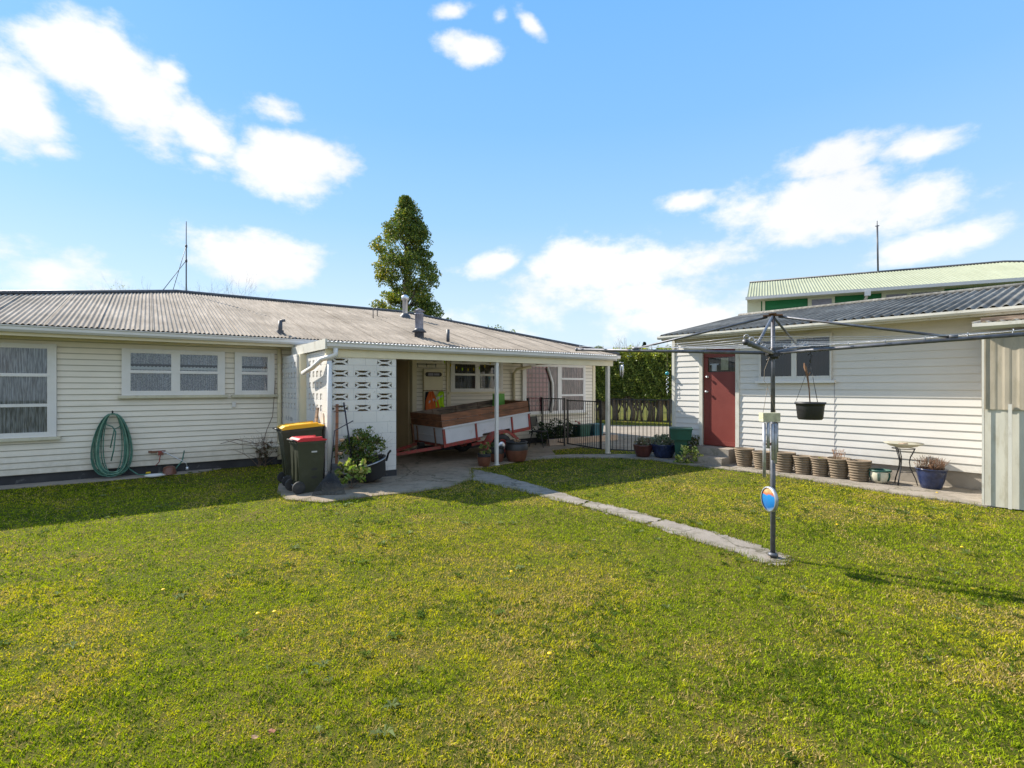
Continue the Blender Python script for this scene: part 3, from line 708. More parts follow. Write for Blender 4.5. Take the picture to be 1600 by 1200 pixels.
q.box(dx0 + .003, dx1 - .003, yd0 - .005, yd1, zd1 - .18, zd1 - .002); q.box(dx0 + .02, dx1 - .01, yd0 - .02, yd0 - .001, zdb + .02, zdb + .11)
door = q.build('door', mat['door'], shed)
q = MB(); q.add([(gx0, .05, zg0), (gx1, .05, zg0), (gx1, .05, zg1), (gx0, .05, zg1)], [(0, 1, 2, 3)]); q.build('pane', mat['glass'], door)
q = MB(); q.box(gx0, gx1, .10, .11, zg0, zg1); q.build('dim_interior', mat['room'], door)
q = MB(); q.box(gx0 + .08, gx0 + .20, .075, .09, zg0 + .02, zg0 + .18); q.box(gx0 + .03, gx0 + .24, .08, .085, zg0 + .17, zg0 + .2); q.build('paper_note', mat['white'], door)
q = MB(); q.box(gx0 + .3, gx0 + .48, .085, .092, zg0 + .04, zg1 - .05, Matrix.Translation((0, 0, 0))); q.build('picture', mat['paleboard'], door)
for u_, v_ in ((1104.5, 589), (1103.5, 612)):
    q = MB(); xk, zk = x2(u_), z2(u_, v_); q.lathe([(0, 0), (.028, .0), (.028, .012), (.012, .016), (.012, .04), (.03, .05), (.03, .07), (0, .08)], (0, 0, 0), 14, Matrix.Translation((xk, yd0, zk)) @ Matrix.Rotation(PI / 2, 4, 'X'))
    q.build('door_handle', mat['silver'], door)
q = MB(); zs = zdb - .01
q.box(dx0 - .12, dx1 + .1, -.45, -.03, 0, .30, None) if False else None
q.box(dx0 - .10, dx1 + .02, -.40, .12, .02, zdb - .012); q.box(dx0 - .25, dx1 + .06, -.80, -.401, .02, (zdb) * .52)
q.build('doorstep', mat['path'], shed)
# windows of the shed
wx0, wx1 = x2(1187), x2(1300.5); wz0, wz1 = z2(1240, 594.5), z2(1240, 524)
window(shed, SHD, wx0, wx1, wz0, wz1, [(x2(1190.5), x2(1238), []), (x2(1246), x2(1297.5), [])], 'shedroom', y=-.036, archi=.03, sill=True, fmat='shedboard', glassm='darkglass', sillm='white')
q = MB(); xj = x2(1303.5); q.box(xj, xj + .005, -.0215, -.015, ZB, 1.9); q.build('board_joint', mat['lead'], shed)
# roof
se = -.5; T2 = .207; zE2 = 3.03; hr = SD / 2 + .5
q = MB(); corr(q, -.06, SX1 + .1, lambda x: se - .06, lambda x: SD / 2, lambda x, y: zE2 + T2 * (y - se), .146, .024, 10)
ztop = zE2 + T2 * (SD / 2 - se)
q.add([(-.06, SD / 2, ztop), (SX1 + .1, SD / 2, ztop), (SX1 + .1, SD + .5, zE2), (-.06, SD + .5, zE2)], [(0, 1, 2, 3)])
sroof = q.build('roof', mat['shedroof'], shed)
q = MB(); q.tube([(-.06, SD / 2, ztop + .02), (SX1 + .1, SD / 2, ztop + .02)], .05, 8); q.build('ridge_cap', mat['shedroof'], sroof)
q = MB(); q.box(-.02, SX1, se, se + .025, 2.89, 2.995); q.build('fascia', mat['oldwhite'], shed)
q = MB(); q.extx([(se - .001, 2.925), (se - .08, 2.925), (se - .10, 2.96), (se - .10, 3.0), (se - .085, 3.0), (se - .085, 2.965), (se - .001, 2.965)][::-1], -.1, SX1 + .1); q.build('gutter', mat['oldwhite'], shed)
q = MB(); q.add([(-.04, se, 2.90), (-.04, se, 3.01), (-.04, SD / 2, ztop - .01), (-.04, SD / 2, ztop - .14), (-.01, se, 2.90), (-.01, se, 3.01), (-.01, SD / 2, ztop - .01), (-.01, SD / 2, ztop - .14)],
              [(0, 1, 2, 3), (7, 6, 5, 4), (0, 4, 5, 1), (1, 5, 6, 2), (2, 6, 7, 3), (3, 7, 4, 0)]); q.build('barge_board', mat['oldwhite'], shed)
q = MB(); q.box(0, SX1, se + .026, .0, 2.94, 2.955); q.build('soffit', mat['cream'], shed)

# lean-to of upright sheets
lean = thing('lean_to', 'corrugated sheet lean-to with clouded upper sheets joined to the shed', 'lean-to', (SHD.o[0], SHD.o[1], 0), SHD.a)
ly = -1.43; lx0 = SHD.x(1537, ly); LX1 = lx0 + 2.6
print('lean', lx0)
def upright(x0, x1, z0, z1, y, wl, amp, M=None, ph=0):
    q = MB(); n = int((x1 - x0) / wl * 10); V = []; Fc = []
    for i in range(n + 1):
        x = x0 + (x1 - x0) * i / n; t = math.cos(2 * PI * x / wl + ph); h = amp * max(-.6, min(.6, t * 1.3))
        V += [(x, y + h, z0), (x, y + h, z1), (x, y + h + .004, z0), (x, y + h + .004, z1)]
    for i in range(n):
        p = 4 * i; k = p + 4; Fc += [(p, k, k + 1, p + 1), (p + 3, k + 3, k + 2, p + 2), (p, p + 2, k + 2, k), (p + 1, k + 1, k + 3, p + 3)]
    return q.add(V, Fc, False, M)
zj = SHD.z(1540, 633, ly)
upright(lx0, LX1, zj - .06, 2.56, ly - .02, .15, .006).build('upper_sheet', mat['sheet_up'], lean)
upright(lx0 + .01, LX1, .02, zj, ly, .30, .005).build('lower_sheet', mat['sheet_low'], lean)
Mq = Matrix.Translation((lx0, ly, 0)) @ Matrix.Rotation(PI / 2, 4, 'Z')
q = upright(.03, 1.36, .02, zj, 0, .15, .02, Mq); q.build('lower_sheet', mat['sheet_low'], lean)
q = upright(.03, 1.36, zj - .05, 2.56, .015, .15, .02, Mq); q.build('upper_sheet', mat['sheet_up'], lean)
q = MB(); q.box(lx0 - .015, lx0 + .01, ly - .045, ly - .03, .02, 2.56); q.box(SHD.x(1579, ly) - .02, SHD.x(1579, ly) + .02, ly - .06, ly - .035, .02, zj + .02)
q.build('edge_strip', mat['oldwhite'], lean)
q = MB(); q.box(lx0, LX1, ly + .03, ly + .12, 1.36, 1.44); q.box(lx0 + .05, lx0 + .14, ly + .03, ly + .12, .02, 2.5); q.box(lx0 + 1.25, lx0 + 1.34, ly + .03, ly + .12, .02, 2.5); q.box(lx0, LX1, ly + .03, ly + .12, 2.46, 2.55)
q.build('wall_framing', mat['greywood'], lean)
q = MB(); zg = SHD.z(1525, 511, ly - .1); gl = SHD.x(1520, ly - .1)
q.extx([(ly - .06, zg - .04), (ly - .13, zg - .04), (ly - .165, zg), (ly - .165, zg + .05), (ly - .15, zg + .05), (ly - .15, zg + .01), (ly - .06, zg + .01)][::-1], gl, LX1 + .1); q.build('gutter', mat['oldwhite'], lean)
q = MB(); corr(q, lx0 - .12, LX1, lambda x: ly - .12, lambda x: -.06, lambda x, y: zg + .07 + (y - ly) * .12, .15, .02, 8); q.build('roof_sheet', mat['sheet_up'], lean)
q = MB(); q.box(gl + .05, LX1, ly + .2, ly + .3, zg + .10, zg + .16); q.build('rafter', mat['greywood'], lean)

# ================================================================ GREEN HOUSE BEHIND
gh = thing('two_storey_house', 'two storey green house with pale green iron roof rising behind the shed', 'house', (GRN.o[0], GRN.o[1], 0), GRN.a)
gx = lambda u: GRN.x(u, .5)
gz = lambda u, v: GRN.z(u, v, .5)
GT = 12.2; WL = gx(1190)
q = MB(); q.clad(gx(1168.5), GT, 2.6, 5.35, .16, .5, .02); q.box(gx(1168.5), GT, .502, 7, 0, 5.35); q.build('wall', mat['greenwall'], gh)
q = MB(); q.box(gx(1168.5) - .003, gx(1189), .44, .474, 2.6, 5.3); q.box(gx(1168.5) - .02, gx(1168.5) - .004, .44, 7, 0, 5.3)
q.box(gx(1191), gx(1195.5), .43, .474, 2.6, 5.3); q.build('wall_panel', mat['palegreen'], gh)
for a_, b_, panes in ((1262, 1304, ((1268, 1299),)), (1377, 1474, ((1384, 1416), (1423, 1468)))):
    q = MB(); zt_ = 5.22; zl = 4.1
    q.box(gx(a_), gx(b_), .40, .476, zl, zt_); wn = q.build('window', mat['palegreen'], gh)
    q = MB()
    for p0, p1 in panes: q.box(gx(p0), gx(p1), .385, .399, zl + .1, zt_ - .16)
    q.build('pane', mat['gl_blue'] if 'gl_blue' in mat else mat['lead'], wn)
rr = 3.6; tt = .335
zE3 = 5.27
xrdg = None
for i in range(1):
    xrdg = GRN.x(1569, rr)
q = MB(); ge = -.0
def gy(x): return rr if x < xrdg else rr - (x - xrdg) / (GT + .5 - xrdg) * rr
corr(q, 0, GT + .45, lambda x: 0, lambda x: max(.01, gy(x)), lambda x, y: zE3 + tt * y, .10, .011, 8)
q.add([(0, rr, zE3 + rr * tt), (xrdg, rr, zE3 + rr * tt), (GT + .5, 2 * rr, zE3), (0, 2 * rr, zE3), (GT + .5, 0, zE3)], [(0, 1, 2, 3), (1, 4, 2)])
gr = q.build('roof', mat['greenroof'], gh)
q = MB(); q.tube([(0, rr, zE3 + rr * tt + .03), (xrdg, rr, zE3 + rr * tt + .03), (GT + .5, 0, zE3 + .03)], .04, 6); q.build('ridge_cap', mat['cap'], gr)
q = MB(); q.box(-.05, GT + .5, -.12, 0, 5.15, 5.26); q.build('gutter', mat['gutter'], gh)
q = MB(); q.box(0, GT + .4, .001, .5, 5.14, 5.16); q.build('soffit', mat['palegreen'], gh)
q = MB(); q.tube([(gx(1351), -.05, 5.16), (gx(1351), .0, 5.02), (gx(1349), .42, 4.8), (gx(1349), .42, 2.6)], .05, 8); q.box(gx(1351) - .09, gx(1351) + .09, -.14, .02, 5.0, 5.17); q.build('downpipe', mat['gutter'], gh)
q = MB(); xm = GRN.x(1372, rr); q.tube([(xm, rr, zE3 + rr * tt - .1), (xm - .03, rr, GRN.z(1371, 352, rr))], .035, 6); q.tube([(xm - .03, rr, GRN.z(1371, 352, rr)), (xm - .03, rr, GRN.z(1371, 345, rr))], .015, 5)
q.tube([(xm - .1, rr, GRN.z(1371, 353, rr)), (xm + .04, rr, GRN.z(1371, 353, rr))], .02, 5)
q.build('antenna_mast', mat['cap'], gr)
# ================================================================ POOL-STYLE FENCE AND GATE
def rail_fence(name, a, b_, z0, z1, label, cat, sp=.095, posts=(0, 1), pname='post', leaf=False):
    a = Vector((a[0], a[1], 0)); b_ = Vector((b_[0], b_[1], 0)); d = b_ - a; L = d.length
    t = thing(name, label, cat, tuple(a), math.atan2(d.y, d.x))
    for za, zb_ in ((z1 - .03, z1), (z0, z0 + .03)): MB().box(0, L, -.015, .015, za, zb_).build('rail', mat['black'], t)
    n = int(L / sp)
    for i in range(1, n): MB().tube([(i * L / n, 0, z0 + .03), (i * L / n, 0, z1 - .03)], .0085, 6).build('bar', mat['black'], t)
    for s_ in posts:
        q = MB(); x = L * s_ + (-.025 if s_ else .025); q.box(x - .02, x + .02, -.02, .02, .02 if not leaf else z0, z1 + .02); q.build(pname, mat['black'], t)
    return t
gp1 = (1.56, 15.05)
p2 = HOU.wor(HOU.x(947, yf + .1) - .02, yf + .22)
rail_fence('fence_panel', HOU.wor(HOU.loc(*gp1)[0], -.08), gp1, .10, 1.42, 'black bar fence panel between the house wall and the open gate', 'fence')
rail_fence('gate', (gp1[0] + .05, gp1[1] - .06), (p2[0] - .02, p2[1] + .02), .09, 1.38, 'black bar gate standing between the fence panel and the right carport post', 'gate', leaf=True, pname='stile')
rail_fence('fence_panel', (p2[0] + .18, p2[1] + .02), (SHD.wor(-.05, -.05)), .08, 1.44, 'black bar fence panel between the right carport post and the shed corner', 'fence')

# ================================================================ ROTARY CLOTHESLINE
H = Vector((2.67, 5.24, 2.10))
cl = thing('clothesline', 'grey steel rotary clothesline on a single post in the lawn', 'clothesline', (H.x, H.y, 0))
def W(*p): return Vector(p) - Vector((H.x, H.y, 0))
q = MB(); q.tube([(0, 0, .0), (0, 0, 1.42)], .025, 14); q.tube([(0, 0, 1.42), (0, 0, 2.48)], .021, 14); q.lathe([(.0, .03), (.05, .03), (.045, .05), (.026, .06)]); q.build('post', mat['pole'], cl)
q = MB(); q.lathe([(.022, 2.04), (.055, 2.045), (.06, 2.075), (.03, 2.09), (.03, 2.14), (.022, 2.15)]); q.box(-.07, .07, -.05, .05, 2.075, 2.10); q.tube([(-.03, -.03, 2.05), (-.09, -.06, 2.02)], .012, 6); q.build('hub', mat['blackplastic'], cl)
q = MB(); q.box(-.09, .09, -.035, .035, 2.478, 2.49, Matrix.Rotation(math.radians(-30), 4, 'Z')); q.box(-.09, .09, -.035, .035, 2.4905, 2.498, Matrix.Rotation(math.radians(60), 4, 'Z')); q.build('top_bracket', mat['rust'], cl)
tips = [W(.79, 6.33, 2.215), W(4.51, 4.13, 2.205), W(1.55, 3.40, 2.05), W(3.99, 6.93, 2.32)]
h0 = Vector((0, 0, 2.10)); armd = []
order = [0, 2, 1, 3]
for i, tp in enumerate(tips):
    d = (tp - h0); u_ = d.normalized(); a = h0 + u_ * .045
    q = MB(); q.tube([a, tp], .0175 if i != 2 else .019, 12); q.tube([tp - u_ * .02, tp], .0215, 12); arm = q.build('arm', mat['pole'], cl)
    q = MB(); jt = h0 + d * .66 + Vector((0, 0, .02)); q.tube([Vector((0, 0, 2.47)) + Vector((u_.x, u_.y, 0)) * .05, jt], .0125, 8); q.build('stay', mat['pole'], cl)
    MB().tube([jt + Vector((0, 0, .01)) - u_ * .03, jt + u_ * .03], .019, 8).build('collar', mat['pole'], arm)
    for k in range(6):
        q = MB()
        p = h0 + d * (.30 + .135 * k) + Vector((0, 0, .018)); sd = Vector((-u_.y, u_.x, 0)); rr_ = .017
        q.tube([p + sd * (math.cos(t_) * rr_) + Vector((0, 0, rr_ + math.sin(t_) * rr_)) for t_ in [j * PI / 5 for j in range(10)]], .003, 5, closed=True)
        q.build('hook', mat['galv'], arm)
q = MB(); cyc = [0, 2, 1, 3]
for k in range(6):
    f_ = .30 + .135 * k
    for i in range(4):
        a = h0 + (tips[cyc[i]] - h0) * f_ + Vector((0, 0, .04)); b_ = h0 + (tips[cyc[(i + 1) % 4]] - h0) * f_ + Vector((0, 0, .04))
        pts = [a.lerp(b_, t_ / 6) - Vector((0, 0, .035 * math.sin(PI * t_ / 6) * f_)) for t_ in range(7)]; q.tube(pts, .0016, 4)
q.build('lines', mat['wire'], cl, 'thin wires strung between the arms')

# wind chime with painted disc
cx_, cy_ = 2.565, 5.10
ch = thing('wind_chime', 'wind chime of grey metal tubes under a pale wooden block on the clothesline post', 'wind chime', (cx_, cy_, .6))
def cz(v): return CAMZ + (HY - v) / F * cy_ - .6
q = MB(); q.box(-.085, .085, -.045, .045, cz(658.5), cz(645)); blk = q.build('top_block', mat['paleboard'], ch)
q = MB(); q.tube([(-.0, 0, cz(558)), (-.05, 0, cz(578)), (-.055, 0, cz(595)), (-.02, 0, cz(602)), (-.02, 0, cz(608))], .0025, 5)
for sx in (-1, 1): q.tube([(-.02, 0, cz(605)), (sx * .065, 0, cz(645))], .0022, 5)
q.tube([(0, 0, cz(658)), (0, .0, cz(764))], .002, 5); q.build('cord', mat['rope'], ch)
tubes = [(-.062, -.02, 661, 745), (-.028, -.03, 660, 700), (.012, -.04, 662, 718), (.043, -.03, 661, 723), (.072, .0, 660, 707)]
for a, b_, v0, v1 in tubes:
    q = MB(); q.tube([(a, b_, cz(v0)), (a, b_, cz(v1))], .015, 12); q.tube([(a, b_, cz(658)), (a, b_, cz(v0))], .0015, 4); q.build('tube', mat['galv'], ch)
q = MB(); q.tube([(-.06, -.0, cz(694)), (0, -.02, cz(692)), (.07, .0, cz(697))], .006, 6); q.lathe([(0, -.01), (.035, -.01), (.035, .01), (0, .01)], (0, 0, cz(694)), 12); q.build('striker', mat['rust'], ch)
def discmat():
    m, nt, b = M_('painted_disc'); v = coords(nt); f = noise(nt, v, 9, 3)
    sp = N(nt, 'ShaderNodeSeparateXYZ'); nt.links.new(v, sp.inputs[0])
    ad = N(nt, 'ShaderNodeMath', operation='MULTIPLY_ADD'); nt.links.new(f, ad.inputs[0]); ad.inputs[1].default_value = .12; nt.links.new(sp.outputs[2], ad.inputs[2])
    mr = N(nt, 'ShaderNodeMapRange'); mr.inputs[1].default_value = -.01; mr.inputs[2].default_value = .25; nt.links.new(ad.outputs[0], mr.inputs[0])
    col = ramp(nt, mr.outputs[0], [(0, (.3, .42, .5)), (.15, (.01, .12, .38)), (.55, (.02, .2, .5)), (.62, (.45, .12, .04)), (.75, (.6, .38, .2)), (.88, (.35, .33, .25))])
    nt.links.new(col, b.inputs['Base Color']); b.inputs['Roughness'].default_value = .25; return m
mat['disc'] = discmat()
zc = cz(779); Md = Matrix.Translation((-.02, -.03, zc)) @ Matrix.Rotation(math.radians(-84), 4, 'Z') @ Matrix.Rotation(PI / 2, 4, 'X')
q = MB(); q.lathe([(0, .012), (.09, .010), (.115, 0)], (0, 0, 0), 28, Md); dm = q.build('painted_disc', mat['disc'], ch)
q = MB(); q.lathe([(.112, .012), (.124, .01), (.124, -.02), (.112, -.024), (0, -.024)], (0, 0, 0), 28, Md); q.build('disc_rim', mat['galv'], dm)

# hanging pot on the right arm
k_ = .5825; t_ = (2.67 - k_ * 5.24) / (-.857 - k_ * .515) * 1.0
ax = h0 + (tips[1] - h0) * (.33 / 2.15); hx, hy = H.x + ax.x, H.y + ax.y
hp = thing('hanging_pot', 'black plastic hanging pot on wires below the clothesline arm', 'pot', (hx, hy, 1.43))
q = MB(); q.lathe([(0, 0), (.10, 0), (.112, .012), (.124, .13), (.128, .15), (.138, .152), (.138, .172), (.126, .172), (.12, .145), (0, .14)], (0, 0, 0), 32); q.build('bowl', mat['blackplastic'], hp)
q = MB()
for j in range(3):
    a = j * 2 * PI / 3 + .5; q.tube([(.128 * math.cos(a), .128 * math.sin(a), .165), (0, 0, .56)], .0022, 4)
q.tube([(0, 0, .56), (.0, 0, .60), (.02, 0, .635), (.0, 0, .665), (-.02, 0, .64)], .006, 6); q.build('hanger', mat['black'], hp)
q = MB(); q.tube([(0, 0, .14), (-.01, 0, .3), (-.02, .01, .42), (-.05, 0, .52), (-.06, 0, .56)], [.006, .006, .01, .014, .004], 5); q.tube([(-.02, .01, .42), (0, 0, .47)], .006, 4); q.build('dried_stem', mat['dry'], hp)
q = MB(); q.tube([(.03, 0, .14), (-.03, .02, .2)], .004, 4)

# ================================================================ POTS ALONG THE SHED
def ribbed(name, label, loc, sc=1.0, rz=0):
    t = thing(name, label, 'pot', loc, rz, 'ribbed brown pots along the shed')
    pr = [(0, 0), (.135, 0)]
    zz = 0; r0 = .138
    for k in range(7):
        z = .05 * k; r = .138 + .0075 * k
        pr += [(r - .002, z + .002), (r + .014, z + .010), (r + .013, z + .036), (r - .002, z + .046)]
    pr += [(.205, .352), (.207, .385), (.185, .385), (.178, .33), (0, .31)]
    q = MB(); q.lathe([(r * sc, z * sc) for r, z in pr], (0, 0, 0), 32); q.build('bowl', mat['terra'], t)
    q = MB(); q.lathe([(0, .318 * sc), (.178 * sc, .318 * sc)], (0, 0, 0), 20); q.build('soil', mat['soil'], t)
    return t
pots = [(1163, 729, 1.0, 'ribbed brown pot beside the doorstep, first in the row'), (1191, 733.5, .95, 'ribbed brown pot partly behind the wind chime tubes'), (1225, 738, 1.03, 'largest ribbed brown pot just right of the clothesline post'),
        (1254.5, 741.5, .93, 'plain ribbed brown pot below the hanging black pot'), (1281, 744.5, .93, 'ribbed brown pot with a small green shoot'), (1310.5, 748, .98, 'ribbed brown pot holding a dry pinkish plant'),
        (1342.5, 752.5, .97, 'ribbed brown pot beside the white and green glazed bowl, last in the row')]
pot0 = None
for i, (u, v, sc, lb) in enumerate(pots):
    X_, Y_ = G(u, v, .026); d = math.hypot(X_, Y_); X_ += X_ / d * .12; Y_ += Y_ / d * .12
    if pot0 is None: pot0 = ribbed('ribbed_pot', lb, (X_, Y_, .026)); o = pot0
    else:
        o = copy_tree(pot0); o.location = (X_, Y_, .026); o['label'] = lb; o.scale = (sc, sc, sc); o.rotation_euler = (random.uniform(-.03, .03), random.uniform(-.03, .03), random.uniform(0, 6))
    if i == 4:
        bush('shoot', o, (0, 0, .36), (.05, .05, .06), 6, 6, .04, [(.25, .28, .04)])
    if i == 5:
        q = MB()
        for j in range(16):
            a = random.uniform(0, 6.3); q.tube([(.05 * math.cos(a), .05 * math.sin(a), .31), (.09 * math.cos(a), .09 * math.sin(a), .40), (.12 * math.cos(a + .3), .12 * math.sin(a + .3), .46 + random.uniform(0, .1))], .003, 4)
        q.build('dry_plant', mat['dry'], o)
        bush('seed_heads', o, (0, 0, .5), (.12, .12, .08), 20, 8, .02, [(.45, .25, .2), (.3, .2, .15)])
X_, Y_ = G(1374, 756, .026)
t = thing('glazed_bowl', 'cream bowl pot with a green rim and stripes beside the ribbed pots', 'pot', (X_ + .08, Y_ + .1, .026))
q = MB(); q.lathe([(0, 0), (.09, 0), (.14, .05), (.168, .13), (.165, .2), (.16, .215)], (0, 0, 0), 28); bowl = q.build('bowl', mat['cream_glaze'], t)
q = MB(); q.lathe([(.160, .21), (.178, .215), (.178, .24), (.15, .24), (.15, .2), (0, .19)], (0, 0, 0), 28); q.build('rim', mat['greenpot'], t)
q = MB()
for j in range(6):
    a = -PI / 2 - .7 + j * 1.05
    for da in (-.1, 0, .1): q.tube([((r_ + .002) * math.cos(a + da), (r_ + .002) * math.sin(a + da), z_) for r_, z_ in ((.14, .05), (.157, .09), (.168, .13), (.1665, .17), (.165, .2))], .006, 4)
q.build('stripes', mat['greenpot'], bowl)

# wrought table with glass dish
X_, Y_ = G(1410.5, 758, .026); X_ += .05; Y_ += .05
s_ = Y_ / F
t = thing('bird_bath', 'small wrought iron stand with a clouded glass dish against the shed', 'bird bath', (X_, Y_, .026), SHD.a)
ht = (755 - 702) * s_ + .05
q = MB(); q.lathe([(0, ht), (.08, ht + .003), (.2, ht + .035), (.29, ht + .085), (.292, ht + .09), (.2, ht + .043), (.08, ht + .012), (0, ht + .009)], (0, 0, 0), 36); q.build('dish', mat['glassdish'], t)
for j in range(3):
    a = j * 2 * PI / 3 + .35; q = MB()
    for off in (-.012, .012):
        pts = [(.20, 0), (.175, .1), (.10, .28), (.085, .38), (.10, .47), (.14, .55), (.165, .62)]
        q.tube([(r_ * math.cos(a) - off * math.sin(a) * (1 if z_ > .4 else .3), r_ * math.sin(a) + off * math.cos(a) * (1 if z_ > .4 else .3), z_ * ht / .62) for r_, z_ in pts], .008, 6)
    q.build('leg', mat['black'], t)
q = MB()
for j in range(3):
    a = j * 2 * PI / 3 + .35; q.tube([(0, 0, .22), (.13 * math.cos(a), .13 * math.sin(a), .22)], .006, 5)
q.build('brace', mat['black'], t)
q = MB(); q.tube([(0.166 * math.cos(j * PI / 12), 0.166 * math.sin(j * PI / 12), ht - .01) for j in range(24)], .007, 5, closed=True); q.build('ring', mat['black'], t)
q = MB(); q.box(-.08, .06, -.04, .04, ht + .03, ht + .085, Matrix.Rotation(.4, 4, 'Z')); q.build('brick', mat['brick'], None); bk = bpy.data.objects['brick']; bk.location = (X_, Y_, .026); tag(bk, 'small pale brick lying in the glass dish', 'brick')

# blue pot with dry plant
X_, Y_ = G(1455, 765, .026); X_ += .1; Y_ += .12
t = thing('blue_pot', 'tall blue glazed pot holding a dried brown plant against the shed', 'pot', (X_, Y_, .026))
q = MB(); q.lathe([(0, 0), (.135, 0), (.145, .02), (.18, .14), (.208, .28), (.215, .32), (.226, .325), (.226, .34), (.208, .34), (.195, .30), (0, .29)], (0, 0, 0), 36); q.build('bowl', mat['blue'], t)
q = MB()
for j in range(150):
    a = random.uniform(0, 2 * PI); r_ = .18 * math.sqrt(random.random()); L = random.uniform(.12, .26); q.tube([(r_ * math.cos(a), r_ * math.sin(a), .29), (r_ * math.cos(a) * 1.15 + random.gauss(0, .02), r_ * math.sin(a) * 1.15 + random.gauss(0, .02), .29 + L * .6), (r_ * math.cos(a) * 1.4 + random.gauss(0, .03), r_ * math.sin(a) * 1.3 + random.gauss(0, .03), .29 + L)], .0028, 3)
q.build('dried_plant', mat['dry'], t)

# ================================================================ DOOR CORNER: green planters, pots, shrubs
X_, Y_ = G(1066, 722, .026); X_ += .05; Y_ += .25
t = thing('green_planter', 'square dark green planter set on a tapered green pot by the shed corner', 'planter', (X_, Y_, .026), SHD.a + .55)
q = MB(); q.taper(-.11, .11, -.11, .11, .0, .50, 1.35); q.build('lower_pot', mat['greenpot'], t)
q = MB(); q.taper(-.22, .22, -.22, .22, .50, .76, 1.12); q.box(-.262, .262, -.262, .262, .74, .775); q.build('upper_planter', mat['greenpot'], t)
def succ(name, label, u, v, r, h, m_, off=.2):
    X_, Y_ = G(u, v, .026); d = math.hypot(X_, Y_); X_ += X_ / d * off; Y_ += Y_ / d * off
    t = thing(name, label, 'pot', (X_, Y_, .026))
    q = MB(); q.lathe([(0, 0), (r * .62, 0), (r * .7, h * .1), (r * .95, h * .6), (r, h * .9), (r * 1.04, h), (r * .93, h), (r * .9, h * .85), (0, h * .8)], (0, 0, 0), 30); q.build('bowl', mat[m_], t)
    return t
t = succ('red_pot', 'dark red pot overflowing with grey green succulents beside the fence', 1005, 715, .24, .30, 'redpot')
bush('succulent', t, (0, 0, .36), (.24, .24, .12), 40, 30, .045, [(.22, .27, .17), (.30, .28, .20), (.26, .16, .13)], None, .9, .4)
t = succ('blue_planter', 'low dark blue pot of grey green succulents beside the green planter', 1037, 716.5, .31, .33, 'blue', .26)
bush('succulent', t, (0, 0, .40), (.34, .34, .16), 60, 36, .045, [(.24, .28, .20), (.19, .24, .16), (.33, .30, .26)], None, .9, .4)
X_, Y_ = G(1072, 724, .026); X_ += .06; Y_ += .1
t = thing('variegated_shrub', 'low yellow and green variegated shrub beside the doorstep', 'shrub', (X_, Y_, 0))
bush('foliage', t, (0, 0, .18), (.34, .2, .24), 34, 20, .07, [(.60, .60, .24), (.17, .28, .05), (.52, .52, .13), (.11, .18, .03)])
q = MB(); [twigs(q, (0, 0, 0), (math.cos(a), math.sin(a), 1), .22, .008, 1) for a in (0, 1.5, 3, 4.5)]; q.build('stem', mat['twig'], t)
X_, Y_ = SHD.wor(.62, -.22)
t = thing('leafy_shrub', 'dark green leafy shrub between the shed wall and the doorstep', 'shrub', (X_, Y_, 0))
bush('foliage', t, (0, 0, .3), (.3, .25, .28), 24, 20, .075, [(.04, .09, .02), (.10, .13, .03), (.16, .12, .05)])
q = MB(); [twigs(q, (0, 0, 0), (math.cos(a), math.sin(a), 1.2), .3, .008, 1) for a in (0, 2, 4)]; q.build('stem', mat['twig'], t)
# spinner hanging from the shed eave
X_, Y_ = SHD.wor(-.35, -.35)
Ysp = Y_; zsp = lambda v: CAMZ + (HY - v) / F * Ysp
Xs = (1042.5 - CX) / F * Y_
t = thing('wind_spinner', 'teal glass ball wind spinner with a silver twist hanging by the shed corner', 'wind spinner', (Xs, Y_, zsp(618)))
z_ = lambda v: zsp(v) - zsp(618)
q = MB(); q.lathe([(0, -.05), (.035, -.035), (.05, 0), (.035, .035), (0, .05)], (0, 0, z_(583.5)), 18); q.build('glass_ball', mat['teal'], t)
q = MB(); q.tube([(.03 * math.sin(i * .7), .03 * math.cos(i * .7), z_(588) + (z_(612) - z_(588)) * i / 30) for i in range(31)], .007, 5); q.tube([(0, 0, z_(612)), (0, 0, z_(618))], .004, 4); q.build('twist', mat['silver'], t)
q = MB(); q.tube([(0, 0, z_(580)), (0, 0, 2.93 - zsp(618))], .003, 4); q.build('cord', mat['rope'], t)
# chime at carport corner
xw, yw2 = HOU.x(971, yf - .1), yf - .1
X_, Y_ = HOU.wor(xw, yw2); zq = lambda v: CAMZ + (HY - v) / F * Y_
t = thing('metal_chime', 'small metal chime hanging from the right end of the carport gutter', 'wind chime', (X_, Y_, zq(592)))
for dx, v0, v1 in ((-.03, 570, 588), (.02, 568, 590), (.045, 569, 586)):
    q = MB(); q.tube([(dx, 0, zq(v0) - zq(592)), (dx, 0, zq(v1) - zq(592))], .014, 8); q.build('tube', mat['silver'], t)
q = MB(); q.lathe([(0, 0), (.06, 0), (.06, .015), (0, .02)], (0, 0, zq(567) - zq(592)), 12); q.tube([(0, 0, zq(567) - zq(592)), (-.08, 0, 2.46 - zq(592))], .003, 4); q.build('top_disc', mat['galv'], t)

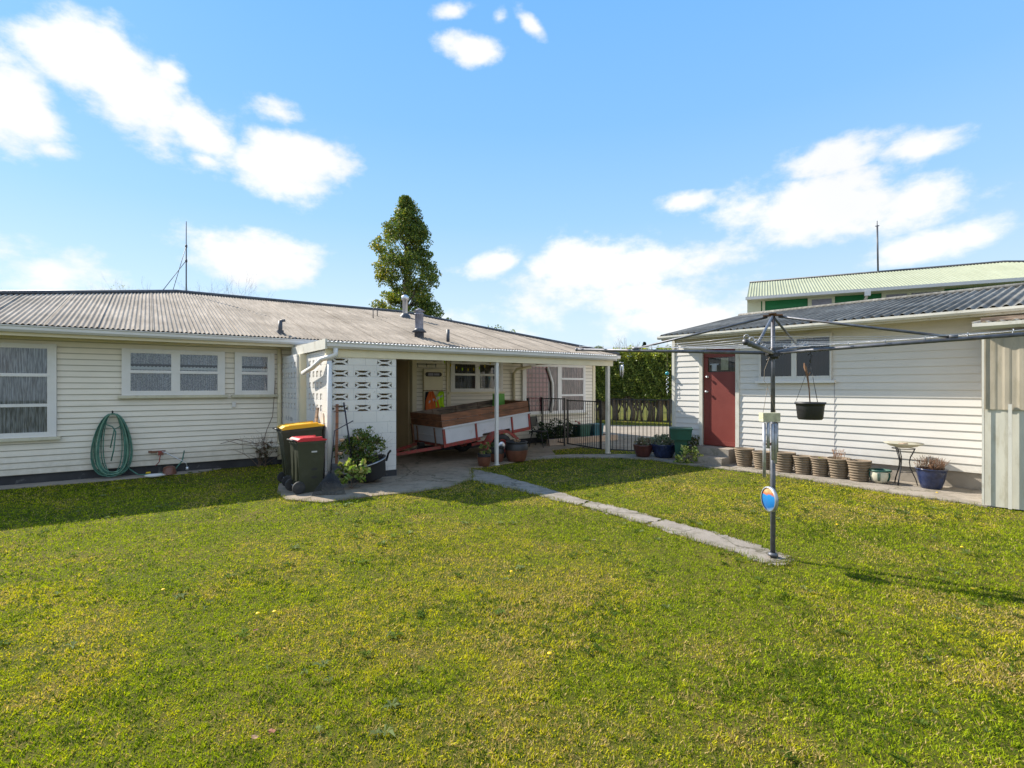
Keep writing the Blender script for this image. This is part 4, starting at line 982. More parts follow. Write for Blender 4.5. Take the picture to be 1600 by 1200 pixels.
# ================================================================ TRAILER
ph = math.radians(38); N0 = Vector((-1.508, 11.6, 0)); dl = Vector((math.cos(ph), math.sin(ph), 0)); dp = Vector((-math.sin(ph), math.cos(ph), 0))
ctr = N0 + dl * 1.48 + dp * .75
tr = thing('box_trailer', 'old box trailer with timber sides and white panels parked nose down in the carport', 'trailer', (ctr.x, ctr.y, .022), ph)
WR = .30; tilt = Matrix.Translation((0, 0, WR)) @ Matrix.Rotation(math.radians(-6.3), 4, 'Y') @ Matrix.Translation((0, 0, -WR))
x0, x1_ = -1.48, 1.04; yh = .75; zb0 = .575; hs = .40; hw = .30
zb1 = zb0 + hs; zb2 = zb1 + hw
def tb(name, m_, boxes, par=None, label=None):
    q = MB()
    for b_ in boxes: q.box(*b_, tilt)
    return q.build(name, mat[m_], par or tr, label)
yi = yh
# near side panel split around the wheel opening
near = tb('side_panel', 'panel', [(x0 + .03, -.42, -yi, -yi + .03, zb0 + .03, zb1), (-.42, .42, -yi, -yi + .03, zb0 + .09, zb1), (.42, x1_, -yi, -yi + .03, zb0 + .03, zb1), (x0, x1_ + .06, -yi - .025, -yi, zb1 - .03, zb1 + .01)])
tb('side_panel', 'panel', [(x0, x1_, yi - .03, yi, zb0, zb1)])
tb('front_panel', 'panel', [(x0, x0 + .028, -yi + .031, yi - .031, zb0 + .02, zb1), (x0 - .012, x0 - .0005, -yi + .1, yi - .1, zb0 + .19, zb0 + .20)])
tb('tailgate', 'wood', [(x1_ - .03, x1_, -yi + .031, yi - .031, zb0, zb2)])
tb('floor', 'greywood', [(x0 + .029, x1_ - .031, -yi + .031, yi - .031, zb0, zb0 + .03)])
[tb('side_board', 'wood', [b_]) for b_ in [(x0 + .005, x1_ + .02, -yi - .005, -yi + .022, zb1 + .011, zb1 + hw / 2 - .004), (x0 + .005, x1_ + .02, -yi - .005, -yi + .022, zb1 + hw / 2 + .004, zb2)]]
[tb('side_board', 'greywood', [b_]) for b_ in [(x0 + .005, x1_ + .02, yi - .022, yi + .005, zb1 + .011, zb1 + hw / 2 - .004), (x0 + .005, x1_ + .02, yi - .022, yi + .005, zb1 + hw / 2 + .004, zb2)]]
tb('front_board', 'wood', [(x0 - .022, x0 + .004, -yi - .005, yi + .005, zb1 + .004, zb1 + hw / 2 - .004), (x0 - .022, x0 + .004, -yi - .005, yi + .005, zb1 + hw / 2 + .004, zb2)])
[tb('inner_cleat', 'greywood', [(xx_, xx_ + .06, yi - .05, yi - .023, zb0 + .03, zb2 - .01)]) for xx_ in (-.9, -.2, .5)]
tb('tail_post', 'black', [(x1_ + .021, x1_ + .06, -yi - .02, -yi + .05, zb1 - .05, zb2 + .06)]); tb('tail_post', 'black', [(x1_ + .021, x1_ + .06, yi - .05, yi + .02, zb1 - .05, zb2 + .06)])
fr = tb('chassis', 'red', [(x0, -.5, -yi - .012, -yi + .05, zb0 - .05, zb0 + .029), (.5, x1_ + .03, -yi - .012, -yi + .05, zb0 - .05, zb0 + .029), (x0, x1_, yi - .05, yi + .012, zb0 - .05, zb0 - .001), (x0, x0 + .05, -yi + .051, yi - .051, zb0 - .05, zb0 - .001), (x1_ - .05, x1_, -yi + .051, yi - .051, zb0 - .06, zb0 - .001),
                        (-.7, -.1, -.69, -.64, zb0 - .16, zb0 - .1)])
[tb('upright_brace', 'red', [b_]) for b_ in [(xx_, xx_ + .04, -yi - .03, -yi - .026 + .025, zb0 - .02, zb1 - .031) for xx_ in (-.62, .46, 1.02)] + [(x0 - .03, x0 + .03, -yi - .03, -yi - .001, zb0 - .05, zb1 - .031)]]
[tb('front_brace', 'rust', [b_]) for b_ in [(x0 - .03, x0 - .0125, yy_ - .02, yy_ + .02, zb0 - .05, zb1 - .02) for yy_ in (-.38, .48)] + [(x0 - .05, x0 - .0125, yi - .08, yi, zb0 - .05, zb1 + .02)]]
# mudguards: arch over wheels
for sy, yy0, yy1 in ((-1, -yh - .22, -yh - .001), (1, yh + .001, yh + .22)):
    q = MB(); rgd = .40; V = []; Fc = []; arc = [(-.52, .28), (-.46, .36), (-.30, .52), (-.16, .60), (.16, .60), (.32, .50), (.50, .34)]
    for xx_, zz_ in arc: V += [(xx_, yy0, zz_ + .06), (xx_, yy1, zz_ + .06), (xx_, yy1, zz_ + .075), (xx_, yy0, zz_ + .075)]
    for i in range(len(arc) - 1):
        p = 4 * i; k = p + 4; Fc += [(p, p + 1, k + 1, k), (p + 1, p + 2, k + 2, k + 1), (p + 2, p + 3, k + 3, k + 2), (p + 3, p, k, k + 3)]
    q.add(V, Fc, False, tilt)
    V = [(xx_, yy0 + .001, zz_ + .06) for xx_, zz_ in arc]; V2 = [(xx_ * .9, yy0 + .001, zz_ + .005) for xx_, zz_ in arc]
    q.add(V + V2, [(i, i + 1, len(arc) + i + 1, len(arc) + i) for i in range(len(arc) - 1)], False, tilt)
    q.build('mudguard', mat['red'], tr)
    q = MB(); Mw = Matrix.Translation((0, sy * (yh + .11), WR)) @ Matrix.Rotation(PI / 2, 4, 'X')
    q.lathe([(.17, -.06), (.20, -.085), (.27, -.085), (.295, -.06), (.30, 0), (.295, .06), (.27, .085), (.20, .085), (.17, .06)], (0, 0, 0), 32, Mw); wh = q.build('wheel', mat['rubber'], tr)
    q = MB(); q.lathe([(.175, -.06), (.175, .06), (.155, .065), (.14, .035), (.09, .04), (.07, .06), (0, .062)], (0, 0, 0), 24, Mw); q.lathe([(.14, -.035), (0, -.035)], (0, 0, 0), 24, Mw); rm = q.build('rim', mat['red'], wh)
    q = MB(); q.lathe([(.11, .043), (.075, .068), (0, .075)], (0, 0, 0), 20, Mw); q.build('hubcap', mat['silver'], rm)
q = MB(); q.tube([(0, -yh, WR), (0, yh, WR)], .03, 8); q.build('axle', mat['black'], tr)
# drawbar: two rails meeting at the coupling on the floor
tipx = -2.75; cpl = tilt.inverted() @ Vector((tipx, 0, .17)); 
q = MB()
for sy in (-1, 1):
    a = tilt @ Vector((x0 + .02, sy * .55, zb0 - .06)); q.bar(a, (tipx + .05, sy * .05, .18), .045, .07)
q.bar((tipx - .15, 0, .18), (tipx + .2, 0, .185), .08, .07); q.build('drawbar', mat['red'], tr)
q = MB(); q.bar((tipx - .33, 0, .17), (tipx - .15, 0, .18), .07, .06); q.tube([(tipx + .1, 0, .22), (tipx + .1, 0, .01)], .02, 8); q.build('coupling', mat['black'], tr)
q = MB(); q.tube([(x0 - .1, .1, zb0 - .18), (x0 - .3, .05, .30), (x0 - .5, .02, .26)], .015, 6); q.box(x0 - .25, x0 - .12, .0, .14, .34, .42); q.build('cable', mat['black'], tr)

# ================================================================ POTS BY THE CARPORT POST
def bandpot(name, label, u, v, r, h, off, dark=.42):
    X_, Y_ = G(u, v, .022); d = math.hypot(X_, Y_); X_ += X_ / d * off; Y_ += Y_ / d * off
    t = thing(name, label, 'pot', (X_, Y_, .022), 0, 'brown glazed pots around the carport post')
    q = MB(); q.lathe([(0, 0), (r * .72, 0), (r * .78, h * .05), (r * .95, h * .35), (r, h * (1 - dark))], (0, 0, 0), 32); q.build('bowl', mat['brown'], t)
    q = MB(); q.lathe([(r, h * (1 - dark)), (r * 1.0, h * .75), (r * .9, h * .88), (r * .86, h * .9), (r * .95, h * .93), (r * .97, h), (r * .86, h), (r * .82, h * .85), (0, h * .82)], (0, 0, 0), 32); q.build('dark_glaze_band', mat['blackplastic'], t)
    return t
t = bandpot('glazed_pot', 'large round brown pot with a black rim right of the white carport post', 807, 722, .27, .46, .2)
bush('dry_rosette', t, (0, 0, .46), (.10, .10, .06), 8, 10, .07, [(.5, .35, .26), (.35, .25, .16)])
t = bandpot('glazed_pot', 'brown and black glazed pot standing behind the white carport post', 776, 724, .18, .34, .30)
bush('plant', t, (0, 0, .42), (.12, .12, .12), 10, 14, .06, [(.10, .14, .08), (.05, .09, .03)])
t = bandpot('glazed_pot', 'smallest brown pot with green leaves left of the white carport post', 756.5, 729, .155, .27, .12, .2)
bush('plant', t, (0, 0, .38), (.16, .12, .15), 12, 12, .07, [(.25, .30, .08), (.12, .18, .05), (.3, .22, .12)])

# ================================================================ WHEELIE BINS
def wheelie(name, label, loc, rz, w, d, h, lid, tiltx=0):
    t = thing(name, label, 'bin', loc, rz, 'wheelie bins by the carport'); t.rotation_euler = (0, tiltx, rz)
    # back is -x; near broad side is -y
    q = MB(); q.taper(-d * .40, d * .40, -w * .39, w * .39, .03, h * .90, 1.2)
    q.box(-d * .5, d * .5, -w * .49, w * .49, h * .885, h * .93); q.box(-d * .40, d * .38, -w * .385, w * .385, .0, .032)
    q.box(-d * .405, -d * .2, -w * .30, -w * .1, .2, h * .86, Matrix.Translation((-.03, 0, 0)));
    q.box(-d * .41, -d * .2, w * .1, w * .30, .2, h * .86, Matrix.Translation((-.03, 0, 0)))
    q.build('body', mat['binbody'], t)
    q = MB(); prof = [(-d * .47, h * .935), (d * .53, h * .935), (d * .55, h * .955), (d * .3, h * .99), (0, h * 1.0), (-d * .40, h * .995), (-d * .49, h * .965)]
    V = [(x, -w * .50, z) for x, z in prof] + [(x, w * .50, z) for x, z in prof]
    n = len(prof); q.add(V, [tuple(range(n)), tuple(range(2 * n - 1, n - 1, -1))] + [((i + 1) % n, i, n + i, n + (i + 1) % n) for i in range(n)])
    q.box(-d * .3, d * .4, -w * .42, -w * .30, h * .975, h * 1.004); q.box(-d * .3, d * .4, w * .30, w * .42, h * .975, h * 1.004)
    q.build('lid', mat[lid], t)
    q = MB(); q.tube([(-d * .58, -w * .4, h * .955), (-d * .58, w * .4, h * .955)], .016, 8)
    for sy in (-1, 0, 1): q.tube([(-d * .48, sy * w * .38, h * .92), (-d * .58, sy * w * .38, h * .955)], .014, 6)
    q.build('handle', mat['blackplastic'], t)
    MB().box(d * .5, d * .57, -w * .3, w * .3, h * .90, h * .93).build('lip', mat['blackplastic'], t)
    for sy in (-1, 1):
        q = MB(); Mw = Matrix.Translation((-d * .44, sy * w * .44, .10)) @ Matrix.Rotation(PI / 2, 4, 'X')
        q.lathe([(.0, -.028), (.05, -.03), (.075, -.024), (.095, -.026), (.10, -.015), (.10, .015), (.095, .026), (.075, .024), (.05, .03), (0, .028)], (0, 0, 0), 24, Mw); q.build('wheel', mat['rubber'], t)
    q = MB(); q.tube([(-d * .44, -w * .42, .10), (-d * .44, w * .42, .10)], .012, 8); q.build('axle', mat['galv'], t)
    q = MB(); yy = -w * .39
    def side(zf): return -w * .39 * (1 + .2 * (zf - .03) / (h * .9 - .03)) - .0015
    for zf, ww, hh in ((h * .42, .05, .022), (h * .27, .05, .022)):
        yv = side(zf); q.lathe([(0, 0), (1, 0)], (0, 0, 0), 18, Matrix.Translation((.05, yv - .0015, zf)) @ Matrix.Rotation(PI / 2, 4, 'X') @ Matrix.Diagonal((ww, hh, 1, 1)))
    q.build('side_emblem', mat['blackplastic'], t)
    q = MB(); zf = h * .74; yv = side(zf); q.box(.0, .09, yv - .004, yv + .003, zf - .012, zf + .012); q.build('side_badge', mat['reflective'], t)
    return t
X_, Y_ = G(478, 776); wheelie('wheelie_bin', 'smaller dark green wheelie bin with a bright red lid', (X_ - .12, Y_ + .36, .023), math.radians(41), .42, .46, .90, 'binred')
X_, Y_ = G(463, 765); wheelie('wheelie_bin', 'larger dark green wheelie bin with a yellow lid behind the red one', (X_ - .12, Y_ + .62, .023), math.radians(33), .56, .70, 1.07, 'binyellow', math.radians(-4.5))

# ================================================================ TUB, RAKE, TOOLS
X_, Y_ = G(572, 757, .022)
t = thing('tyre_tub', 'tilted black rubber tub planted with roses beside the block wall', 'tub', (X_ + .05, Y_ + .34, .022))
Mt = Matrix.Rotation(math.radians(-14), 4, 'Y') @ Matrix.Rotation(math.radians(9), 4, 'X')
q = MB(); pr = [(0, .06), (.22, .06)]
for k in range(9): pr += [(.235 + .008 * k, .07 + .032 * k), (.245 + .008 * k, .085 + .032 * k)]
pr += [(.325, .37), (.33, .40), (.29, .40), (.27, .33), (0, .31)]
q.lathe(pr, (0, 0, 0), 36, Mt); q.build('tub_wall', mat['blackplastic'], t)
q = MB(); q.tube([tuple(Mt @ Vector((.335 * math.cos(a), .335 * math.sin(a), .385))) for a in [PI + i * PI / 14 for i in range(15)]], .011, 5); q.build('pale_rim_line', mat['galv'], t)
q = MB(); q.tube([(.2, .1, .36), (.25, .05, .5), (.3, .02, .56)], .02, 6); q.box(.1, .25, .0, .12, .36, .44, Mt); q.build('torn_liner', mat['blackplastic'], t)
rx_, ry_ = G(556, 760); ry_ += .38
t2 = thing('rose_bush', 'dark leaved rose bush with pale pink blooms in front of the block wall', 'rose bush', (rx_ - .02, ry_, .02))
q = MB(); 
for a in range(7): twigs(q, (0.05, 0, .2), (random.gauss(0, .5), random.gauss(0, .3), 1.2), .42, .008, 2, .5)
q.build('stem', mat['twig'], t2)
bush('foliage', t2, (0.0, -.02, .62), (.44, .26, .36), 90, 24, .055, [(.06, .11, .025), (.12, .18, .04), (.20, .23, .05), (.18, .11, .05)], [.35, .35, .2, .1], .8, .35)
for (dx, dz) in ((-.30, .76), (-.33, .52), (.02, .80)):
    q = MB()
    for k in range(3): q.lathe([(.0, -.02), (.03 + .008 * k, -.01 + .012 * k), (.034 + .01 * k, .02 + .01 * k), (.025, .03)], (dx, -.16, dz), 10)
    q.build('bloom', simple('bloom_%d' % int(dx * 100 + 50), (.72, .45, .30), .6), t2)
fx_, fy_ = G(520, 770); fx_ += .12
t3 = thing('leafy_plant', 'bright lime green broad leaved plant growing at the foot of the tub', 'plant', (fx_ + .1, fy_ + .28, .02))
bush('foliage', t3, (0.02, 0, .28), (.30, .18, .22), 30, 14, .095, [(.24, .36, .06), (.40, .46, .16), (.14, .22, .04), (.33, .30, .10)], None, .8, .3)
q = MB(); [twigs(q, (0, 0, 0), (math.cos(a), math.sin(a) * .5, 1), .25, .007, 1) for a in (0, 1.2, 2.4, 3.6, 5)]; q.build('stem', mat['twig'], t3)
# leaf rake leaning with its fan on the ground
bx, by = G(511, 775, .022); 
t = thing('leaf_rake', 'black plastic leaf rake standing fan down beside the bins', 'rake', (bx, by + .10, .022), math.radians(10))
q = MB()
for i in range(25):
    a = (i - 12) / 12 * .52; q.tube([(.05 * math.sin(a), .1, .34), (.42 * math.sin(a), .03, .10), (.50 * math.sin(a), -.03, .02), (.50 * math.sin(a), -.02, .0)], .005, 4)
q.add([(-.03, .115, .37), (.03, .115, .37), (.12, .06, .20), (-.12, .06, .20)], [(0, 1, 2, 3)]); q.build('fan', mat['blackplastic'], t)
q = MB(); q.tube([(0, .10, .33), (.03, .30, 1.0), (.30, .52, 1.15)], .010, 8); q.build('handle', mat['navy'], t)
xw_, yw_ = HOU.wor(fx0 + .12, yf - .17)
t = thing('spade', 'red brown wooden handled spade leaning on the block wall', 'spade', (xw_, yw_, .022), HOU.a)
q = MB(); q.bar((0, 0, .35), (.04, .10, 1.42), .05, .03); q.build('handle', mat['wood'], t)
q = MB(); q.taper(-.06, .06, -.012, .0, .02, .36, 1.4); q.build('blade', mat['pole'], t)
t = thing('broom', 'dark handled broom leaning on the wall behind the rose bush', 'broom', (xw_ + .1, yw_ + .02, .022), HOU.a)
q = MB(); q.tube([(.20, -.05, .12), (.06, .12, 1.45)], .014, 8); q.build('handle', mat['navy'], t)
q = MB(); q.box(.1, .32, -.09, -.02, .0, .13); q.build('brush', mat['black'], t)
q = MB()
# spare board against side wall
X_, Y_ = HOU.wor(fx0 - .22, yf + .35)
t = thing('timber_post', 'upright weathered timber offcut leaning behind the bins', 'post', (X_, Y_, .022), HOU.a); q = MB(); q.bar((0, 0, 0), (.15, .02, 1.35), .09, .03); q.build('plank', mat['greywood'], t)

# ================================================================ HOSE AND BITS ON THE HOUSE WALL
hw_ = lambda u, v: HOU.at(u, v, -.12)
cxh, zt_ = hw_(176, 646)
X_, Y_ = HOU.wor(cxh, -.12)
t = thing('garden_hose', 'long green garden hose coiled over a wall hook beside the big window', 'hose', (X_, Y_, 0), HOU.a)
q = MB(); zbm = HOU.z(176, 750, -.12)
qp = MB()
for k in range(20):
    w_ = .275 * random.uniform(.60, 1.08); zl = max(.05, zbm + .02 + .13 * random.random()); zc_ = (zt_ + zl) / 2; hh = (zt_ - .03 * random.random() - zl) / 2; ysh = random.uniform(-.05, .05); tw = random.uniform(-.03, .03)
    pts = []
    for j in range(28):
        a = 2 * PI * j / 28; wz = math.cos(a); ww = w_ * (abs(math.sin(a)) ** .8) * (1 - .22 * wz)
        pts.append((math.copysign(ww, math.sin(a)) + tw * (1 - wz), ysh - .03 * (1 - wz), zc_ + hh * wz))
    (qp if k % 3 == 0 else q).tube(pts, .0098, 6, closed=True)
q.tube([(-.10, -.06, zt_ - .2), (.0, -.09, 1.0), (.05, -.09, .9), (.02, -.09, .55), (-.02, -.09, .35)], .011, 6); q.tube([(.12, -.06, zt_ - .25), (.03, -.09, .95), (-.03, -.09, .6)], .011, 6)
q.tube([(.22, -.05, .2), (.4, -.12, .05), (.7, -.16, .04), (1.0, -.1, .10), (1.12, -.02, .25), (1.16, .04, .45)], .011, 6)
q.build('coil', mat['hose'], t); qp.build('coil', mat['hosepale'], t, 'paler green loops of the coiled hose')
q = MB(); q.tube([(0, .10, zt_ - .01), (0, -.02, zt_), (0, -.06, zt_ + .05)], .014, 6); q.build('wall_hook', mat['black'], t)
x_, z_t = hw_(247, 706); X_, Y_ = HOU.wor(x_, -.1)
t = thing('garden_tap', 'brass and red garden tap with hose fittings low on the house wall', 'tap', (X_, Y_, 0), HOU.a)
q = MB(); q.box(-.12, -.02, -.03, .02, z_t - .02, z_t + .02); q.tube([(-.15, .08, z_t), (.12, -.02, z_t + .01)], .016, 6); q.box(-.16, -.10, -.05, .0, z_t - .01, z_t + .03); q.build('tap_body', mat['rust'], t)
q = MB(); q.box(.0, .09, -.03, .02, z_t - .07, z_t + .01); q.tube([(.04, 0, z_t - .05), (.02, -.02, z_t - .2), (-.04, 0, z_t - .28)], .008, 5); q.build('red_fitting', mat['red'], t)
x2_, z2_ = hw_(290, 742)
q = MB(); q.tube([(.06, -.03, z_t + .0), (.12, -.04, z_t - .02), (.42, -.06, z_t - .22), (.47, -.06, z_t - .26), (.49, -.06, z_t - .34)], .009, 6); q.lathe([(0, 0), (.03, 0), (.028, .06), (0, .06)], (.49, -.06, z_t - .40), 10)
tt_ = thing('watering_wand', 'white metal watering wand leaning from the tap to the concrete strip', 'watering wand', (X_, Y_, 0), HOU.a); q.build('wand', mat['silver'], tt_)
def simpleobj(name, label, cat, mb, m_, loc, rz=0):
    o = mb.build(name, mat[m_]); o.location = loc; o.rotation_euler = (0, 0, rz); return tag(o, label, cat)
X_, Y_ = G(262, 741, .02); simpleobj('clay_pot', 'upturned rusty clay pot beside the white stone under the tap', 'pot', MB().lathe([(.13, 0), (.12, .03), (.10, .13), (.06, .155), (0, .16)], (0, 0, 0), 20), 'brown', (X_, Y_ + .05, .02))
def rock(sx, sy, sz, seed=1):
    r = random.Random(seed); q = MB(); n, m_ = 12, 7; V = []; Fc = []
    for i in range(m_):
        a = PI * i / (m_ - 1)
        for j in range(n):
            b_ = 2 * PI * j / n; k = 1 + r.uniform(-.12, .12); V.append((sx * math.sin(a) * math.cos(b_) * k, sy * math.sin(a) * math.sin(b_) * k, sz + sz * math.cos(a) * k))
    for i in range(m_ - 1):
        for j in range(n): Fc.append((i * n + j, (i + 1) * n + j, (i + 1) * n + (j + 1) % n, i * n + (j + 1) % n))
    return q.add(V, Fc, True)
X_, Y_ = G(236, 747, .02); simpleobj('white_stone', 'flat white stone block on the strip beneath the tap', 'stone', rock(.17, .08, .035, 3), 'rock', (X_, Y_ + .1, .02), HOU.a)
X_, Y_ = G(225, 741, .02); simpleobj('yellow_sprinkler', 'small yellow sprinkler beside the white stone', 'sprinkler', MB().lathe([(0, 0), (.07, 0), (.065, .035), (.03, .04), (.02, .08), (0, .085)], (0, 0, 0), 14), 'yellow', (X_, Y_ + .12, .02))
# bare climber
xc_, _ = HOU.at(410, 700, -.15); X_, Y_ = HOU.wor(xc_, -.18)
t = thing('bare_climber', 'straggly half dead climber against the wall behind the bins', 'climber', (X_, Y_, 0), HOU.a)
q = MB()
for a in range(12): twigs(q, (random.uniform(-.1, .1), .05, 0), (random.gauss(0, .6), 0, 1), .42, .008, 2, .5)
q.tube([(.0, .08, .4), (.1, .1, .8), (.22, .1, 1.1), (.25, .1, 1.5), (.27, .1, 1.9)], .007, 5); q.tube([(-.1, .08, .5), (-.5, .1, .62), (-.8, .1, .55)], .006, 5); q.tube([(-.05, .08, .45), (-.4, .1, .5), (-.7, .1, .62)], .005, 5)
q.build('stem', mat['twig'], t)
bush('foliage', t, (.03, .0, .32), (.26, .12, .32), 24, 12, .045, [(.09, .08, .04), (.05, .06, .03), (.16, .10, .08)], None, .9, .2)

# ================================================================ CARPORT WALL THINGS
hc = lambda u, v, y=-.06: HOU.at(u, v, y)
a_ = hc(662, 577); b2_ = hc(692, 640)
x0p, x1p = HOU.x(662, -.08), HOU.x(691, -.08); zp0, zp1 = .4, HOU.z(676, 577, -.08)
X_, Y_ = HOU.wor(x0p, -.08)
t = thing('wall_cupboard', 'tall cream cupboard door with a rounded dark window on the porch wall', 'cupboard', (X_, Y_, 0), HOU.a); Lp = x1p - x0p
q = MB(); q.box(0, Lp, -.03, .06, zp0, zp1); q.build('door', mat['cream'], t)
q = MB(); zo = HOU.z(676, 585, -.08); q.box(Lp * .16, Lp * .84, -.038, -.0305, zo - .06, zo + .06)
for s2 in (.16, .84): q.lathe([(0, 0), (.06, 0)], (0, 0, 0), 16, Matrix.Translation((Lp * s2, -.036, zo)) @ Matrix.Rotation(PI / 2, 4, 'X'))
q.build('rounded_window', mat['black'], t)
q = MB(); q.box(Lp * .2, Lp * .48, -.044, -.040, zo - .035, zo + .035); q.box(Lp * .52, Lp * .8, -.044, -.040, zo - .03, zo + .03); q.build('window_pane', mat['lead'], t)
X_, Y_ = HOU.wor(HOU.x(650, -.03), -.03)
t = thing('hook_rail', 'rail of black hooks high on the porch wall', 'hook rail', (X_, Y_, 0), HOU.a); q = MB(); zh = HOU.z(665, 571, -.03); Lh = HOU.x(682, -.03) - HOU.x(650, -.03); q.box(0, Lh, -.015, 0, zh + .02, zh + .03)
for k in range(3): q.tube([(Lh * (.05 + .44 * k), -.03, zh + .05), (Lh * (.05 + .44 * k), -.05, zh - .05)], .008, 6)
q.build('hooks', mat['black'], t)
zh2 = HOU.z(675, 611, -.13); X_, Y_ = HOU.wor(HOU.x(661, -.12), -.12)
t = thing('coat_rail', 'coat rail holding two bright safety vests on the cupboard', 'coat rail', (X_, Y_, 0), HOU.a); q = MB(); Lh = HOU.x(696, -.12) - HOU.x(661, -.12); q.box(0, Lh, -.01, .0, zh2, zh2 + .02)
for k in range(4): q.tube([(Lh * (.15 + .22 * k), -.02, zh2 + .03), (Lh * (.15 + .22 * k), -.05, zh2 - .01)], .007, 5)
q.build('rail', mat['rust'], t)
def vest(name, label, u, m_, wd, hgt, z1v, seed):
    r = random.Random(seed); X_, Y_ = HOU.wor(HOU.x(u, -.17), -.17)
    t = thing(name, label, 'vest', (X_, Y_, z1v - hgt), HOU.a, 'safety vests hanging in the carport')
    q = MB(); n, m2 = 14, 10; V = []
    for j in range(m2 + 1):
        tt_ = j / m2
        for i in range(n + 1):
            s2 = i / n - .5; wj = wd * (.35 + .65 * min(1, (1 - tt_) * 2.2)) * (1 + .1 * math.sin(tt_ * 5 + seed))
            V.append((s2 * wj + .03 * math.sin(tt_ * 4 + seed), -.03 + .035 * math.sin(i * 1.3 + tt_ * 2 + seed), hgt * tt_ + (.04 * math.sin(i * .9) if j == 0 else 0)))
    q.add(V, [(j * (n + 1) + i, j * (n + 1) + i + 1, (j + 1) * (n + 1) + i + 1, (j + 1) * (n + 1) + i) for j in range(m2) for i in range(n)], True); q.build('fabric', mat[m_], t)
    q = MB(); V = []
    for i in range(n + 1):
        for k, zz in ((0, hgt * .38), (1, hgt * .5)):
            s2 = i / n - .5; wj = wd * 1.0; V.append((s2 * wj * .96 + .03 * math.sin(.4 * 4 + seed), -.036 + .035 * math.sin(i * 1.3 + .8 + seed), zz + i * .012))
    q.add(V, [(2 * i, 2 * i + 2, 2 * i + 3, 2 * i + 1) for i in range(n)], True); q.build('tape', mat['reflective'], t)
    return t
vest('safety_vest', 'orange and navy safety vest hanging left of the lime one', 675, 'orange', .40, .55, zh2 - .01, 1)
vest('safety_vest', 'lime yellow safety vest hanging right of the orange one', 687.5, 'lime', .28, .44, zh2 - .01, 3)
X_, Y_ = HOU.wor(HOU.x(669, -.15), -.13)
t = thing('dark_jacket', 'dark jacket hanging behind the orange vest', 'jacket', (X_, Y_, zh2 - .55), HOU.a); q = MB(); q.taper(-.1, .12, -.02, .01, 0, .53, .7); q.build('fabric', mat['navy'], t)
# green cushion / tarp edge on trailer
X_, Y_ = HOU.wor(HOU.x(781, -1.1), -1.1); zc1 = HOU.z(781, 614, -1.1); zc0 = HOU.z(781, 632, -1.1)
t = thing('green_bag', 'bright green bag standing upright behind the trailer', 'bag', (X_, Y_, .022), HOU.a); q = MB(); q.taper(-.2, .12, -.1, .1, 0, zc1 - .04, .85); q.build('bag_body', mat['hose'] if False else simple('bag_green', (.16, .42, .08), .6), t)
# little leaf shaped ornaments on a string
X_, Y_ = HOU.wor(HOU.x(690, -1.2), -1.2); Lg = HOU.x(770, -1.2) - HOU.x(690, -1.2); zs_ = HOU.z(700, 574, -1.2)
t = thing('ornament_string', 'string of small yellow and green ornaments hung under the carport roof', 'ornament', (X_, Y_, 0), HOU.a)
q = MB(); q.tube([(Lg * i / 12, 0, zs_ + .22 * abs(i / 6 - 1) ** 2) for i in range(13)], .003, 4); q.tube([(0, 0, zs_ + .2), (0, 0, 2.55)], .003, 4); q.tube([(Lg, 0, zs_ + .2), (Lg, 0, 2.55)], .003, 4); q.build('string', mat['rope'], t)
for k in range(9):
    q = MB(); xx_ = Lg * (k + .5) / 9; zz_ = zs_ + .22 * abs((k + .5) / 4.5 - 1) ** 2; q.lathe([(0, 0), (.02, -.03), (.012, -.07), (0, -.09)], (xx_, 0, zz_), 6); q.build('ornament_drop', mat['yellow'] if k % 3 else mat['lime'], t)
# folding chair by the fence
X_, Y_ = G(842, 697, .022); t = thing('metal_chair', 'dark metal framed chair behind the trailer by the fence', 'chair', (X_, Y_ - .1, .022), math.radians(60))
for sx in (-.2, .2):
    q = MB(); q.tube([(sx, .22, 0), (sx, .12, .45), (sx, .2, .9)], .014, 6); q.build('leg', mat['blackplastic'], t); q = MB(); q.tube([(sx, -.24, 0), (sx, -.16, .44)], .014, 6); q.build('leg', mat['blackplastic'], t)
q = MB(); q.box(-.21, .21, -.2, .16, .43, .46); q.build('seat', mat['blackplastic'], t); q = MB(); q.box(-.2, .2, .14, .17, .58, .88, Matrix.Rotation(-.06, 4, 'X')); q.build('backrest', mat['blackplastic'], t)
# garden bed along the house, behind the gate
bx0, bx1 = HOU.x(840, -.3), HOU.x(915, -.3)
def wl(x, y): return HOU.wor(x, y)
t = thing('garden_edging', 'low pale brick edging around the bed under the porch window', 'edging', (*wl(bx0, -.8), 0), HOU.a)
q = MB(); L_ = bx1 - bx0 + .9; q.box(0, L_, -.06, .06, .01, .2); q.box(L_ - .12, L_, .061, .75, .01, .2); q.build('bricks', mat['brick'], t)
X_, Y_ = wl((bx0 + bx1) / 2 - .1, -.4)
t = thing('garden_bed_shrubs', 'dark evergreen shrubs with a red flower under the porch window', 'shrubs', (X_, Y_, 0), HOU.a)
bush('foliage', t, (-.2, 0, .35), (1.1, .25, .40), 110, 26, .06, [(.02, .045, .015), (.035, .07, .02), (.06, .08, .03)], None, .8, .2)
bush('flowers', t, (.5, -.15, .62), (.12, .08, .2), 6, 6, .06, [(.45, .06, .08), (.5, .2, .2)])
